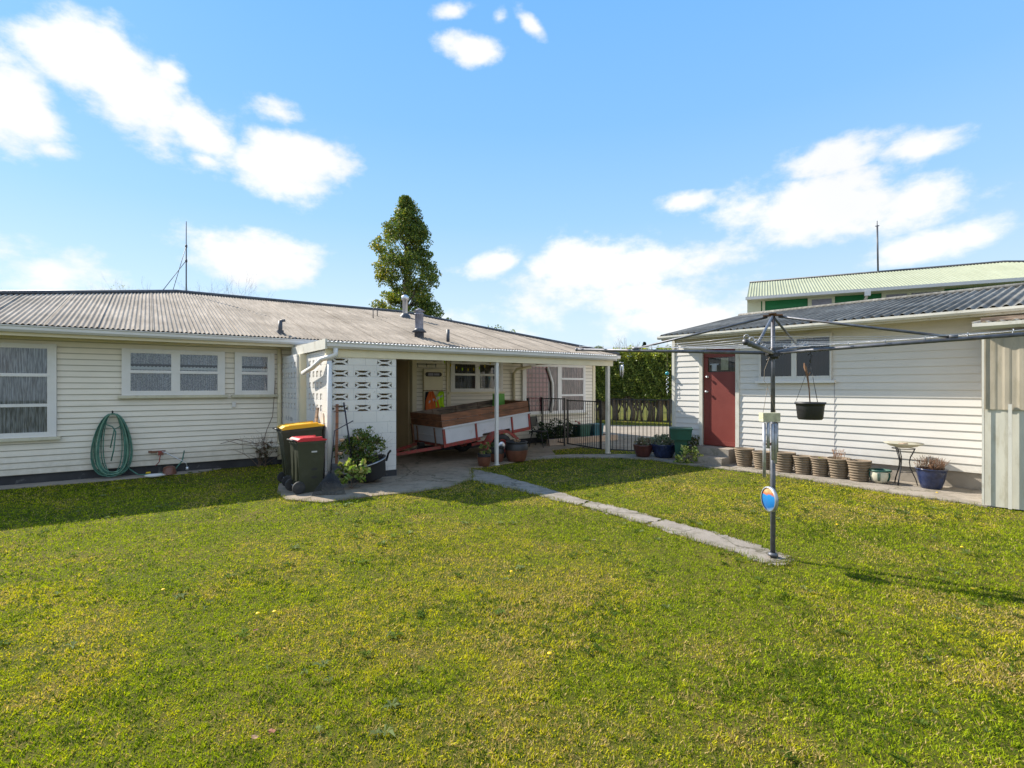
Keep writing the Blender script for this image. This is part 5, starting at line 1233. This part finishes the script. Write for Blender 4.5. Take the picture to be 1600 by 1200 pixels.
for lb, u, sc in (('dark green square planter nearest the porch window bed', 909, 1.0), ('blue green pot at the end of the brick edging', 930, .9)):
    X_, Y_ = wl(HOU.x(u, -.55), -.55); t = thing('plastic_planter', lb, 'planter', (X_, Y_, .2), HOU.a); q = MB(); q.taper(-.2 * sc, .2 * sc, -.16, .16, 0, .34, 1.15); q.box(-.245 * sc, .245 * sc, -.2, .2, .335, .37); q.build('tub', mat['greenpot'] if sc == 1 else simple('bluegreen_plastic', (.015, .10, .13), .4), t)
# ================================================================ TREES AND HEDGE
def trunk_mesh(path, radii, name, parent, n=10):
    q = MB(); q.tube(path, radii, n); return q.build(name, mat['bark'], parent)
# the tall tree: envelope in its own plane, in metres, from the silhouette's proportions
TY = 31.0; s_ = TY / F; TX = (634 - CX) * s_
tall = thing('tall_tree', 'tall slender dark green tree with yellowing leaves behind the house roof', 'tree', (TX, TY, 0))
env = [(306, 626, 640), (316, 620, 653), (330, 612, 660), (345, 606, 666), (352, 594, 669), (362, 584, 673), (375, 580, 676), (395, 576, 680), (412, 579, 684), (430, 585, 686), (447, 590, 686), (462, 588, 684), (478, 584, 690), (500, 588, 692), (530, 594, 680)]
cc = []; rd = []
lobes = rng.uniform(size=(125, 3))
for k in range(1100):
    lb_ = lobes[k % 125]; v = 306 + 224 * lb_[0] ** .92 + rng.normal(0, 7); v = min(529, max(306, v))
    i = max(j for j in range(len(env)) if env[j][0] <= v); a = env[i]; b_ = env[min(i + 1, len(env) - 1)]; tt_ = (v - a[0]) / max(1, b_[0] - a[0])
    l = a[1] + (b_[1] - a[1]) * tt_; r_ = a[2] + (b_[2] - a[2]) * tt_
    cxx = (l + r_) / 2; hw2 = (r_ - l) / 2 * s_
    ang = 2 * PI * lb_[1] + rng.normal(0, .22); rad = min(1.08, .55 + .45 * lb_[2] + rng.normal(0, .12))
    x = (cxx - 634) * s_ + math.cos(ang) * rad * (hw2 - .22); y = math.sin(ang) * rad * (hw2 - .22)
    z = CAMZ + (HY - v) * s_ - .25
    if 385 < v < 470 and rng.uniform() < .15: continue
    cc.append((x, y, z)); rd.append(rng.uniform(.20, .42))
P = clumps(cc, rd, 56, .8); n = len(P)
pal = palette(n, [(.085, .14, .03), (.13, .19, .04), (.20, .24, .04), (.33, .29, .05), (.04, .075, .025)], [.32, .27, .18, .10, .13])
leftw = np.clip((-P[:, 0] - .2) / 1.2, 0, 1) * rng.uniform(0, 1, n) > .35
pal[leftw] = np.clip(pal[leftw] * np.array([1.7, 1.35, .9]), 0, 1)  # leaves on the left lightened and yellowed: sunlit side put into the colour
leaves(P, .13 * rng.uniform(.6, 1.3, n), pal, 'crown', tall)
q = MB(); q.tube([(0, 0, 0), (.05, 0, 4), (0, .05, 8), (.02, 0, 12.6)], [.26, .2, .13, .03], 10)
for k in range(60):
    z = rng.uniform(4, 11.5); a = rng.uniform(0, 6.28); L = rng.uniform(.8, 1.8) * (1 - (z - 4) / 14); q.tube([(0, 0, z), (L * .5 * math.cos(a), L * .5 * math.sin(a), z + L * .6), (L * math.cos(a), L * math.sin(a), z + L * 1.5)], [.05, .035, .012], 6)
q.build('trunk', mat['bark'], tall)
# small trees whose tops show over the roof
def broadtree(label, u, v, Y, r, dens, cols, leaf=.14, name='leafy_tree', squash=.8):
    s_ = Y / F; X_ = (u - CX) * s_; zt = CAMZ + (HY - v) * s_
    t = thing(name, label, 'tree', (X_, Y, 0), 0, 'distant trees beyond the house')
    bush('crown', t, (0, 0, zt - r * squash), (r, r, r * squash), dens, 50, leaf, cols, None, .8, .3)
    trunk_mesh([(0, 0, 0), (.1, 0, zt * .4), (0, 0, zt - r)], [.2, .15, .06], 'trunk', t); return t
broadtree('small green tree top just right of the tall tree', 680, 486, 34, 1.1, 30, [(.04, .07, .03), (.07, .11, .04)])
broadtree('rounded green tree top peeping over the sloping roof line', 772, 505, 40, 1.8, 40, [(.12, .18, .06), (.2, .25, .09)])
broadtree('loose bright green tree above the right end of the roof', 928, 538, 38, .9, 12, [(.20, .28, .07), (.14, .2, .05)], .2)
broadtree('green tree just left of the shed corner', 1047, 533, 34, 1.0, 30, [(.10, .15, .04), (.17, .2, .06)])
def conifer(label, u, v, Y, r):
    s_ = Y / F; zt = CAMZ + (HY - v) * s_; t = thing('pine_tree', label, 'tree', ((u - CX) * s_, Y, 0))
    cc = []; 
    for k in range(160):
        f_ = rng.uniform(); a = rng.uniform(0, 6.28); rr_ = r * f_ * rng.uniform(.5, 1); cc.append((rr_ * math.cos(a), rr_ * math.sin(a), zt - f_ * zt * .9))
    cc = np.array(cc); P = clumps(cc, r * .2 * np.clip((zt - cc[:, 2]) / (zt * .35), .15, 1), 24, .6); leaves(P, r * .14 * rng.uniform(.6, 1.3, len(P)), palette(len(P), [(.02, .04, .03), (.03, .055, .035)]), 'crown', t)
    trunk_mesh([(0, 0, 0), (0, 0, zt * .95)], [.3, .04], 'trunk', t)
conifer('distant dark pine above the hedge', 1007, 534, 90, 3.0)
for lb, u, v, Y, r in (('far off bare tree left of the distant pine', 983, 536, 80, 1),):
    s_ = Y / F; t = thing('bare_tree', lb, 'tree', ((u - CX) * s_, Y, 0)); zt = CAMZ + (HY - v) * s_; q = MB()
    q.tube([(0, 0, 0), (0, 0, zt * .6)], .15, 5)
    for k in range(7): twigs(q, (0, 0, zt * .55), (random.gauss(0, .3), random.gauss(0, .3), 1), zt * .3, .06, 2, .3)
    q.build('branches', mat['paletwig'], t)
# bare trees behind the left of the house
for lb, u, v, Y, sd, m_ in (('pale bare tree with yellow buds over the roof at far left', 180, 441, 30, 5, 'paletwig'), ('thin bare tree between the far left one and the antenna', 222, 446, 31, 6, 'paletwig'),
                            ('bare tree just left of the antenna mast', 248, 437, 27, 7, 'twig'), ('bare branching tree just right of the antenna mast', 312, 429, 27, 8, 'twig'), ('bushy bare tree furthest right behind the roof', 362, 432, 28, 9, 'twig')):
    random.seed(sd); s_ = Y / F; t = thing('bare_tree', lb, 'tree', ((u - CX) * s_, Y, 0), 0, 'bare trees behind the house roof'); zt = CAMZ + (HY - v) * s_; q = MB()
    q.tube([(0, 0, 0), (.1, 0, zt * .35), (0, .1, zt * .62)], [.14, .11, .07], 6)
    for k in range(8): twigs(q, (0, 0, zt * random.uniform(.5, .62)), (random.gauss(0, .45), random.gauss(0, .35), .9), zt * .19, .016, 3, .45, .2)
    q.build('branches', mat[m_], t)
    if sd in (5, 6): bush('buds', t, (0, 0, zt - .7), (1.1, .8, .6), 26, 6, .07, [(.35, .33, .08), (.25, .27, .1)])
random.seed(11)
# hedge
ha = (3.2, 28.6); hb = (9.6, 25.0); dx, dy = hb[0] - ha[0], hb[1] - ha[1]; HL = math.hypot(dx, dy)
hed = thing('hedge', 'tall clipped green hedge with bare stems beyond the black fence', 'hedge', (ha[0], ha[1], 0), math.atan2(dy, dx))
nl = 46000; P = np.column_stack([rng.uniform(-.3, HL + .3, nl), rng.normal(0, .09, nl) - .40 + .09 * np.sin(rng.uniform(0, 40, nl)), rng.uniform(1.15, 3.6, nl)])
top = rng.uniform(size=nl) < .22; P[top, 1] = rng.uniform(-.45, .5, top.sum()); P[top, 2] = 3.55 + rng.normal(0, .10, top.sum())
P[:, 1] += .10 * np.sin(P[:, 0] * 5.1) * np.cos(P[:, 2] * 4.3) + .07 * np.sin(P[:, 0] * 13 + P[:, 2] * 7)
P[:, 2] += .10 * np.sin(P[:, 0] * 2.3) + .06 * np.sin(P[:, 0] * 7.7)
lc = palette(nl, [(.12, .17, .035), (.18, .24, .05), (.25, .30, .06), (.33, .34, .09), (.06, .10, .025)], [.3, .28, .2, .1, .12])
hi_ = P[:, 2] > 3.2; lc[hi_] = np.clip(lc[hi_] * np.array([1.7, 1.5, 1.2]), 0, 1)  # topmost leaves lightened: the lit hedge top painted into their colour
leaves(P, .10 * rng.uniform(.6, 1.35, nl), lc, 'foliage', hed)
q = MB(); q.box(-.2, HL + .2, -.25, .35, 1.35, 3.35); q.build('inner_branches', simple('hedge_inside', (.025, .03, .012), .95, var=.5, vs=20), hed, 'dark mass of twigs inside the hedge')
for k in range(24):
    x = (k + .5) * HL / 24 + random.uniform(-.1, .1); q = MB(); w_ = random.choice((.05, .07, .11, .15))
    q.tube([(x, -.1, 0), (x + random.uniform(-.05, .05), -.1, .5), (x + random.uniform(-.15, .15), -.15, 1.0), (x + random.uniform(-.2, .2), -.1, 1.5)], [w_ * 1.3, w_, w_ * .9, w_], 7)
    for s2 in (-1, 1): q.tube([(x, -.1, .35 + .2 * random.random()), (x + s2 * .2, -.15, .9), (x + s2 * .22, -.1, 1.4)], [.04, .035, .03], 5)
    q.build('trunk', mat['bark'], hed)
q = MB()
for k in range(34):
    x = k * HL / 33; 
    q.box(x, x + .14, .55, .58, .75, 1.35 + .04 * (k % 2))
q.box(0, HL, .581, .62, .9, .98); q.box(0, HL, .581, .62, 1.25, 1.33)
for k in range(6): q.box(k * HL / 5, k * HL / 5 + .1, .621, .72, 0, 1.3)
o = q.build('paling_fence', mat['bark']); o.location = (ha[0], ha[1], 0); o.rotation_euler = (0, 0, math.atan2(dy, dx)); tag(o, 'dark brown timber paling fence behind the hedge stems', 'fence')
# far hedge and a distant roof to close the view
far = thing('boundary_hedge', 'distant mixed hedge beyond the neighbouring lawn', 'hedge', (0, 62, 0)); nl = 9000
P = np.column_stack([rng.uniform(-8, 30, nl), rng.uniform(-.8, .8, nl), rng.uniform(0, 1.9, nl)]); leaves(P, .35 * rng.uniform(.6, 1.3, nl), palette(nl, [(.06, .10, .03), (.12, .16, .05), (.18, .2, .09)]), 'foliage', far)
t = thing('distant_house', 'far away pale roofed house over the hedge', 'house', (22.0, 75, 0)); q = MB(); q.box(-5, 4, 0, 6, 0, 4.2); q.build('wall', mat['cream'], t); q = MB(); q.add([(-5.5, -.5, 4.2), (4.5, -.5, 4.2), (3, 3, 6.0), (-4, 3, 6.0), (-5.5, 6.5, 4.2), (4.5, 6.5, 4.2)], [(0, 1, 2, 3), (1, 5, 2), (5, 4, 3, 2), (4, 0, 3)]); q.build('roof', mat['lead'], t)

# ================================================================ GRASS
def inpoly(px, py, poly):
    r_ = np.zeros(len(px), bool); n = len(poly)
    for i in range(n):
        x0_, y0_ = poly[i]; x1_, y1_ = poly[(i + 1) % n]
        if y0_ == y1_: continue
        c_ = ((y0_ > py) != (y1_ > py)) & (px < (x1_ - x0_) * (py - y0_) / (y1_ - y0_) + x0_); r_ ^= c_
    return r_
nets = rng.uniform(0, 1, (4, 64, 64))
def vnoise(x, y, sc, k=0):
    X_ = x * sc + 1000; Y_ = y * sc + 1000; i = np.floor(X_).astype(int); j = np.floor(Y_).astype(int); fx = X_ - i; fy = Y_ - j
    fx = fx * fx * (3 - 2 * fx); fy = fy * fy * (3 - 2 * fy); g_ = nets[k]
    a = g_[i % 64, j % 64]; b_ = g_[(i + 1) % 64, j % 64]; c_ = g_[i % 64, (j + 1) % 64]; d_ = g_[(i + 1) % 64, (j + 1) % 64]
    return (a * (1 - fx) + b_ * fx) * (1 - fy) + (c_ * (1 - fx) + d_ * fx) * fy
def fbm(x, y, sc, k=0): return (vnoise(x, y, sc, k) * .5 + vnoise(x, y, sc * 2.1, (k + 1) % 4) * .3 + vnoise(x, y, sc * 4.3, (k + 2) % 4) * .2)
hard = [carport_floor, path1, path2, strip, drive, hl((-6, -.04), (20, -.04), (20, 14), (-6, 14)), sl((-.05, -.05), (12, -.05), (12, 8), (-.05, 8)), sl((lx0, ly), (12, ly), (12, 0), (lx0, 0))]
def scatter(n, y0, y1, pw=1.0):
    # uniform on the ground inside the wedge the yard occupies
    Y = np.sqrt(rng.uniform(y0 ** 2, y1 ** 2, n)); X_ = Y * rng.uniform(-1.12, 1.12, n)
    ok = np.ones(n, bool)
    for p in hard: ok &= ~inpoly(X_, Y, p)
    return X_[ok], Y[ok]
bands = [(1.9, 3.2, 95000, 1.0), (3.2, 4.6, 105000, 1.1), (4.6, 6.6, 120000, 1.3), (6.6, 9.2, 110000, 1.7), (9.2, 14.5, 90000, 2.4), (14.5, 30, 45000, 4.5)]
VV = []; CCc = []
for y0, y1, n, wk in bands:
    x, y = scatter(n, y0, y1); n = len(x)
    dry = fbm(x, y, .55, 0); dry2 = fbm(x, y, 2.3, 2); lush = fbm(x, y, 1.3, 1)
    cl_ = vnoise(x, y, 24, 0); h = .017 * rng.uniform(.45, 1.35, n) * (1 + .8 * (lush - .5)) * (.45 + 1.1 * cl_); tall_ = rng.uniform(size=n) < .02; h[tall_] *= 1.7
    if wk > 2: h *= 1.1
    w_ = .0020 * wk * rng.uniform(.7, 1.4, n); wide = rng.uniform(size=n) < .3; w_[wide] *= 1.8; h[wide] *= .7
    a = rng.uniform(0, 2 * PI, n); ln = rng.uniform(.3, 1.5, n) * h; b_ = rng.uniform(0, 2 * PI, n)
    wx, wy = np.cos(a) * w_, np.sin(a) * w_; tx, ty = np.cos(b_) * ln, np.sin(b_) * ln
    z0 = np.zeros(n)
    p0 = np.stack([x - wx, y - wy, z0], 1); p1 = np.stack([x + wx, y + wy, z0], 1)
    p2_ = np.stack([x + wx * .8 + tx * .4, y + wy * .8 + ty * .4, h * .6], 1); p3 = np.stack([x - wx * .8 + tx * .4, y - wy * .8 + ty * .4, h * .6], 1)
    p4 = np.stack([x + tx, y + ty, h], 1)
    VV.append(np.stack([p0, p1, p2_, p3, p4], 1).reshape(-1, 3))
    gcol = np.array([.31, .38, .012]); ycol = np.array([.54, .49, .022]); bcol = np.array([.56, .42, .18]); dcol = np.array([.075, .125, .008])
    c1 = vnoise(x, y, 27, 1); c2 = vnoise(x + 7, y, 41, 3); c3 = vnoise(x, y + 3, 17, 2)
    k = np.clip((dry - .38) * 3.0 + (dry2 - .5) * 1.6 + (c1 - .5) * .9 + rng.normal(0, .2, n), 0, 1)[:, None]
    col = gcol * (1 - k) + ycol * k
    br = (rng.uniform(size=n) < np.clip((dry2 - .45) * 1.5 + (dry - .5) * .8 + (c2 - .55) * .9, .04, .75))[:, None]; col = np.where(br, bcol * rng.uniform(.6, 1.15, (n, 1)), col)
    dk = (rng.uniform(size=n) < np.clip(.19 + .25 * (lush > .58) + (c3 - .5) * .9 + (c1 < .3) * .3, .03, .9))[:, None]; col = np.where(dk & ~br, dcol, col)
    col = col * rng.uniform(.75, 1.25, (n, 1))
    CCc.append(np.repeat(np.clip(col, 0, 1), 5, 0))
VV = np.concatenate(VV); CCc = np.concatenate(CCc); nb = len(VV) // 5
base = (np.arange(nb) * 5)[:, None]
tri = np.concatenate([base + np.array([0, 1, 2]), base + np.array([0, 2, 3]), base + np.array([3, 2, 4])], 0)
o = npmesh('grass', VV, tri, mat['grass'], None, CCc, 3)
stuff(o, 'short mown grass, green mixed with yellow and dry straw patches', 'grass')
print('blades', nb)
# broadleaf weeds and clover lying in the lawn
VV = []; CO = []
xs, ys = scatter(5200, 2.0, 14); keep = fbm(xs, ys, 1.1, 3) + rng.normal(0, .05, len(xs)) > .53; xs, ys = xs[keep], ys[keep]
for x, y in zip(xs, ys):
    big = rng.uniform() < .3; n = int(rng.integers(10, 19)); R = (.052 if big else .028) * rng.uniform(.6, 1.4)
    gc = np.array([(.17, .21, .08), (.10, .15, .025), (.06, .10, .012), (.12, .17, .025)][rng.integers(4)]) * rng.uniform(.75, 1.2)
    for k in range(n):
        a = 2 * PI * k / n + rng.normal(0, .35); L = R * rng.uniform(.45, 1.15); w_ = L * rng.uniform(.09, .17); ca, sa = math.cos(a), math.sin(a); hm = rng.uniform(.016, .038); ht_ = rng.uniform(.008, .03)
        sx_, sy_ = -sa * w_, ca * w_; mx_, my_ = x + ca * L * .55, y + sa * L * .55
        VV += [(x, y, .010), (mx_ + sx_, my_ + sy_, hm), (x + ca * L, y + sa * L, ht_), (mx_ - sx_, my_ - sy_, hm + rng.normal(0, .004))]; CO += [gc * rng.uniform(.75, 1.25)] * 4
nq = len(VV) // 4
o = npmesh('lawn_weeds', np.array(VV), np.arange(4 * nq).reshape(nq, 4), mat['grass'], None, np.clip(np.array(CO), 0, 1), 4); stuff(o, 'flat broad leaved weeds and clover scattered through the lawn', 'weeds')
# tufts along the hard edges
C_ = []
for poly in (path1, path2[:60], apron):
    for i in range(len(poly) - 1):
        (ax_, ay_), (bx_, by_) = poly[i], poly[i + 1]; L = math.hypot(bx_ - ax_, by_ - ay_)
        for k in range(int(L * 220)):
            t_ = rng.uniform(); C_.append((ax_ + (bx_ - ax_) * t_ + rng.normal(0, .028), ay_ + (by_ - ay_) * t_ + rng.normal(0, .028)))
C_ = np.array(C_); n = len(C_); h = .045 * rng.uniform(.4, 1.3, n); a = rng.uniform(0, 6.28, n); w_ = .004
V = np.stack([np.column_stack([C_[:, 0] - np.cos(a) * w_, C_[:, 1] - np.sin(a) * w_, np.full(n, .0)]), np.column_stack([C_[:, 0] + np.cos(a) * w_, C_[:, 1] + np.sin(a) * w_, np.full(n, .0)]),
              np.column_stack([C_[:, 0] + rng.normal(0, .02, n), C_[:, 1] + rng.normal(0, .02, n), h + .01])], 1).reshape(-1, 3)
o = npmesh('edge_grass', V, np.arange(3 * n).reshape(n, 3), mat['grass'], None, np.repeat(palette(n, [(.13, .19, .02), (.2, .22, .03), (.26, .21, .08)]), 3, 0), 3); stuff(o, 'longer grass blades fringing the concrete paths', 'grass')
# dandelions and fallen leaves
fl = None
for lb, u, v in (('dandelion flower nearest the camera in the middle lawn', 859, 1030), ('left of the two dandelions beside the fallen dark leaf', 403, 966), ('right of the two dandelions beside the fallen dark leaf', 429, 963), ('single small dandelion in the far left lawn', 255, 928),
                 ('dandelion beside the end of the clothesline shadow', 1520, 926), ('dandelion at the right edge of the lawn above the shadow', 1503, 860), ('dandelion in the grass right of the clothesline base', 1308, 824), ('small dandelion near the centre of the lawn', 799, 899), ('dandelion at the edge of the shed path below the blue pot', 1464, 773)):
    X_, Y_ = G(u, v)
    if fl is None:
        fl = thing('dandelion', lb, 'dandelion', (X_, Y_, 0), 0, 'dandelions dotted in the lawn')
        q = MB(); q.lathe([(0, .030), (.008, .032), (.017, .038), (.012, .043), (0, .045)], (0, 0, 0), 12); q.build('flower_head', simple('dandelion_yellow', (.85, .55, .01), .6), fl)
        q = MB(); q.tube([(0, 0, 0), (.002, 0, .031)], .0015, 4); q.build('stalk', mat['hose'], fl)
    else:
        c_ = copy_tree(fl); c_.location = (X_, Y_, 0); c_['label'] = lb
for lb, u, v, cl_ in (('dark red fallen leaf left of the lawn centre', 400, 992, (.13, .03, .015)), ('pale tan fallen leaf near the bottom of the lawn', 398, 1163, (.34, .2, .11)), ('pale stone like leaf clump near the clothesline path', 928, 848, (.5, .4, .28)), ('dry pink leaf below the ribbed pots', 1351, 789, (.5, .33, .22)), ('brown fallen leaf in the left foreground', 425, 1153, (.3, .12, .06))):
    X_, Y_ = G(u, v); q = MB(); V = []
    for j in range(9): V.append((.022 * math.cos(j * .7) * random.uniform(.6, 1), .018 * math.sin(j * .7) * random.uniform(.6, 1), random.uniform(.005, .02)))
    q.add([(0, 0, .014)] + V, [(0, i + 1, (i + 1) % 9 + 1) for i in range(9)]); o = q.build('fallen_leaf', simple('fallen_leaf_%d' % u, cl_, .8)); o.location = (X_, Y_, .022); tag(o, lb, 'leaf', 'fallen leaves on the lawn')

# ================================================================ WORLD, SUN, CAMERA
wld = bpy.data.worlds.new('World'); S.world = wld; wld.use_nodes = True; nt = wld.node_tree; nt.nodes.clear()
out = N(nt, 'ShaderNodeOutputWorld'); bg = N(nt, 'ShaderNodeBackground'); bg.inputs[1].default_value = .096
sky = N(nt, 'ShaderNodeTexSky', sky_type='NISHITA'); sky.sun_disc = False; sky.sun_elevation = math.asin(SUN.z); sky.sun_rotation = math.atan2(SUN.x, SUN.y)
sky.air_density = 1.0; sky.dust_density = .6; sky.ozone_density = 2.0
tc = N(nt, 'ShaderNodeTexCoord')
nrm = N(nt, 'ShaderNodeVectorMath', operation='NORMALIZE'); nt.links.new(tc.outputs['Generated'], nrm.inputs[0])
sp = N(nt, 'ShaderNodeSeparateXYZ'); nt.links.new(nrm.outputs[0], sp.inputs[0])
def mth(op, a, b_=None, c_=None, clamp=False):
    n_ = N(nt, 'ShaderNodeMath', operation=op); n_.use_clamp = clamp
    for i, x in enumerate((a, b_, c_)):
        if x is None: continue
        if isinstance(x, (int, float)): n_.inputs[i].default_value = x
        else: nt.links.new(x, n_.inputs[i])
    return n_.outputs[0]
az = mth('ARCTAN2', sp.outputs[0], sp.outputs[1]); el = mth('ARCSINE', sp.outputs[2])
cb = N(nt, 'ShaderNodeCombineXYZ'); nt.links.new(az, cb.inputs[0]); nt.links.new(el, cb.inputs[1])
# noise to break the outlines
def wn(scale, detail, rough, off):
    mp = N(nt, 'ShaderNodeMapping'); mp.inputs['Location'].default_value = off; mp.inputs['Scale'].default_value = (1, 1, 1.7); nt.links.new(nrm.outputs[0], mp.inputs[0])
    n_ = N(nt, 'ShaderNodeTexNoise'); n_.inputs['Scale'].default_value = scale; n_.inputs['Detail'].default_value = detail; n_.inputs['Roughness'].default_value = rough; nt.links.new(mp.outputs[0], n_.inputs['Vector']); return n_
n1 = wn(9, 9, .60, (3, 1, 2)); n2 = wn(3.2, 4, .5, (8, 5, 1))
def azel(u, v):
    x = (u - CX) / F; z = (HY - v) / F; return math.atan2(x, 1), math.atan2(z, math.hypot(x, 1))
blobs = [(152, 100, 108, 58, 2, 1), (220, 158, 120, 62, 24, 1), (300, 200, 85, 40, 18, .95), (245, 225, 60, 24, 10, .6), (262, 112, 30, 20, 0, .6), (10, 160, 75, 72, 10, 1), (462, 255, 105, 46, -4, 1), (436, 176, 36, 20, 0, .6), (315, 248, 34, 14, 0, .6), (80, 236, 32, 12, 0, .5),
         (400, 405, 120, 34, 2, .95), (75, 420, 95, 36, 4, .62), (735, 73, 52, 24, 3, 1), (708, 18, 30, 13, -10, .7), (835, 43, 30, 16, 30, .75), (780, 28, 12, 14, 0, .5), (955, 420, 160, 38, 0, .85), (780, 411, 42, 20, -22, .85), (1010, 462, 160, 36, 0, .6),
         (1310, 318, 175, 52, 4, 1), (1290, 250, 88, 28, -4, 1), (1430, 234, 62, 22, 0, .8), (1075, 315, 44, 14, 3, .7), (1170, 325, 60, 34, 0, .75), (1440, 386, 84, 22, -8, .8), (640, 520, 200, 26, 0, .35), (1080, 500, 200, 30, 0, .5),
         (2300, 300, 500, 120, 0, .8), (-900, 250, 500, 110, 0, .8)]
back = [(2.2, .9, .5, .25), (-2.0, .15, .5, .13), (2.9, .15, .6, .12), (-2.8, .9, .5, .25), (1.5, .2, .25, .12), (2.6, .35, .55, .2), (-2.5, .4, .5, .22), (3.05, .75, .5, .22), (-1.7, .75, .3, .2), (1.75, .6, .3, .18)]  # unseen clouds added behind the camera to brighten and whiten shaded walls
cur = None
for u, v, ru, rv, rot, st in blobs:
    a0, e0 = azel(u, v); a1, e1 = azel(u + ru, v); a2, e2 = azel(u - ru, v); _, e3 = azel(u, v - rv); _, e4 = azel(u, v + rv)
    ra = abs(a1 - a2) / 2 * 1.22; re = abs(e3 - e4) / 2 * 1.28
    mp = N(nt, 'ShaderNodeMapping', vector_type='TEXTURE'); mp.inputs['Location'].default_value = (a0, e0, 0); mp.inputs['Rotation'].default_value = (0, 0, -math.radians(rot)); mp.inputs['Scale'].default_value = (ra, re, 1)
    nt.links.new(cb.outputs[0], mp.inputs[0]); ln_ = N(nt, 'ShaderNodeVectorMath', operation='LENGTH'); nt.links.new(mp.outputs[0], ln_.inputs[0])
    d_ = mth('MULTIPLY_ADD', ln_.outputs['Value'], -st, st)       # st*(1-len)
    cur = d_ if cur is None else mth('MAXIMUM', cur, d_)
for a0, e0, ra, re in back:
    mp = N(nt, 'ShaderNodeMapping', vector_type='TEXTURE'); mp.inputs['Location'].default_value = (a0, e0, 0); mp.inputs['Scale'].default_value = (ra, re, 1)
    nt.links.new(cb.outputs[0], mp.inputs[0]); ln_ = N(nt, 'ShaderNodeVectorMath', operation='LENGTH'); nt.links.new(mp.outputs[0], ln_.inputs[0]); cur = mth('MAXIMUM', cur, mth('MULTIPLY_ADD', ln_.outputs['Value'], -1, 1))
nn = mth('ADD', mth('MULTIPLY_ADD', n1.outputs['Fac'], 2.1, -.98), mth('MULTIPLY_ADD', n2.outputs['Fac'], .35, -.16))
dens = mth('ADD', cur, nn)
mr = N(nt, 'ShaderNodeMapRange', interpolation_type='SMOOTHSTEP'); mr.inputs[1].default_value = -.02; mr.inputs[2].default_value = .58; nt.links.new(dens, mr.inputs[0])
cov = mth('MULTIPLY', mr.outputs[0], .95, clamp=True)
SKYT = (.45, .7, 1.0); HZMAX = .75; SKR = [(0, (.80, .90, .97)), (.12, (.70, .87, .99)), (.30, (.40, .69, 1)), (.45, (.27, .58, 1)), (.65, (.19, .50, 1))]; CLC = (5.15, 5.15, 5.15); SUNE = 4.25; EXPO = 1.12
# sky colour: the physical sky, lifted towards white haze near the horizon
tint = mix(nt, 1.0, sky.outputs[0], SKYT, 'MULTIPLY')
hz = N(nt, 'ShaderNodeMapRange', interpolation_type='SMOOTHSTEP'); hz.inputs[1].default_value = .62; hz.inputs[2].default_value = -.05; hz.inputs[3].default_value = 0; hz.inputs[4].default_value = HZMAX
nt.links.new(sp.outputs[2], hz.inputs[0])
elr = ramp(nt, sp.outputs[2], SKR)
sc_ = N(nt, 'ShaderNodeVectorMath', operation='SCALE'); nt.links.new(elr, sc_.inputs[0]); sc_.inputs['Scale'].default_value = 5.1
base_ = mix(nt, .88, tint, sc_.outputs[0])
shade = mth('MULTIPLY_ADD', n2.outputs['Fac'], .25, .87)
cm = N(nt, 'ShaderNodeVectorMath', operation='SCALE'); cm.inputs[0].default_value = CLC; nt.links.new(shade, cm.inputs['Scale'])
fin = mix(nt, cov, base_, cm.outputs[0])
nt.links.new(fin, bg.inputs[0]); nt.links.new(bg.outputs[0], out.inputs[0])
sl_ = bpy.data.lights.new('sun', 'SUN'); sl_.energy = SUNE; sl_.angle = math.radians(.53); sl_.color = (1, .93, .81)
so = bpy.data.objects.new('sun', sl_); COL.objects.link(so); so.rotation_euler = SUN.to_track_quat('Z', 'Y').to_euler(); so.location = (-20, 12, 25)
cam = bpy.data.cameras.new('camera'); co = bpy.data.objects.new('camera', cam); COL.objects.link(co)
co.location = (0, 0, CAMZ); co.rotation_euler = (PI / 2, 0, 0); cam.sensor_width = 36; cam.lens = 18.0; cam.shift_y = 5 / 1600; cam.clip_end = 2000; cam.clip_start = .05
S.camera = co
S.view_settings.view_transform = 'Standard'; S.view_settings.look = 'None'; S.view_settings.gamma = 1; S.view_settings.exposure = EXPO
S.cycles.max_bounces = 8; S.cycles.diffuse_bounces = 6; S.cycles.transparent_max_bounces = 8
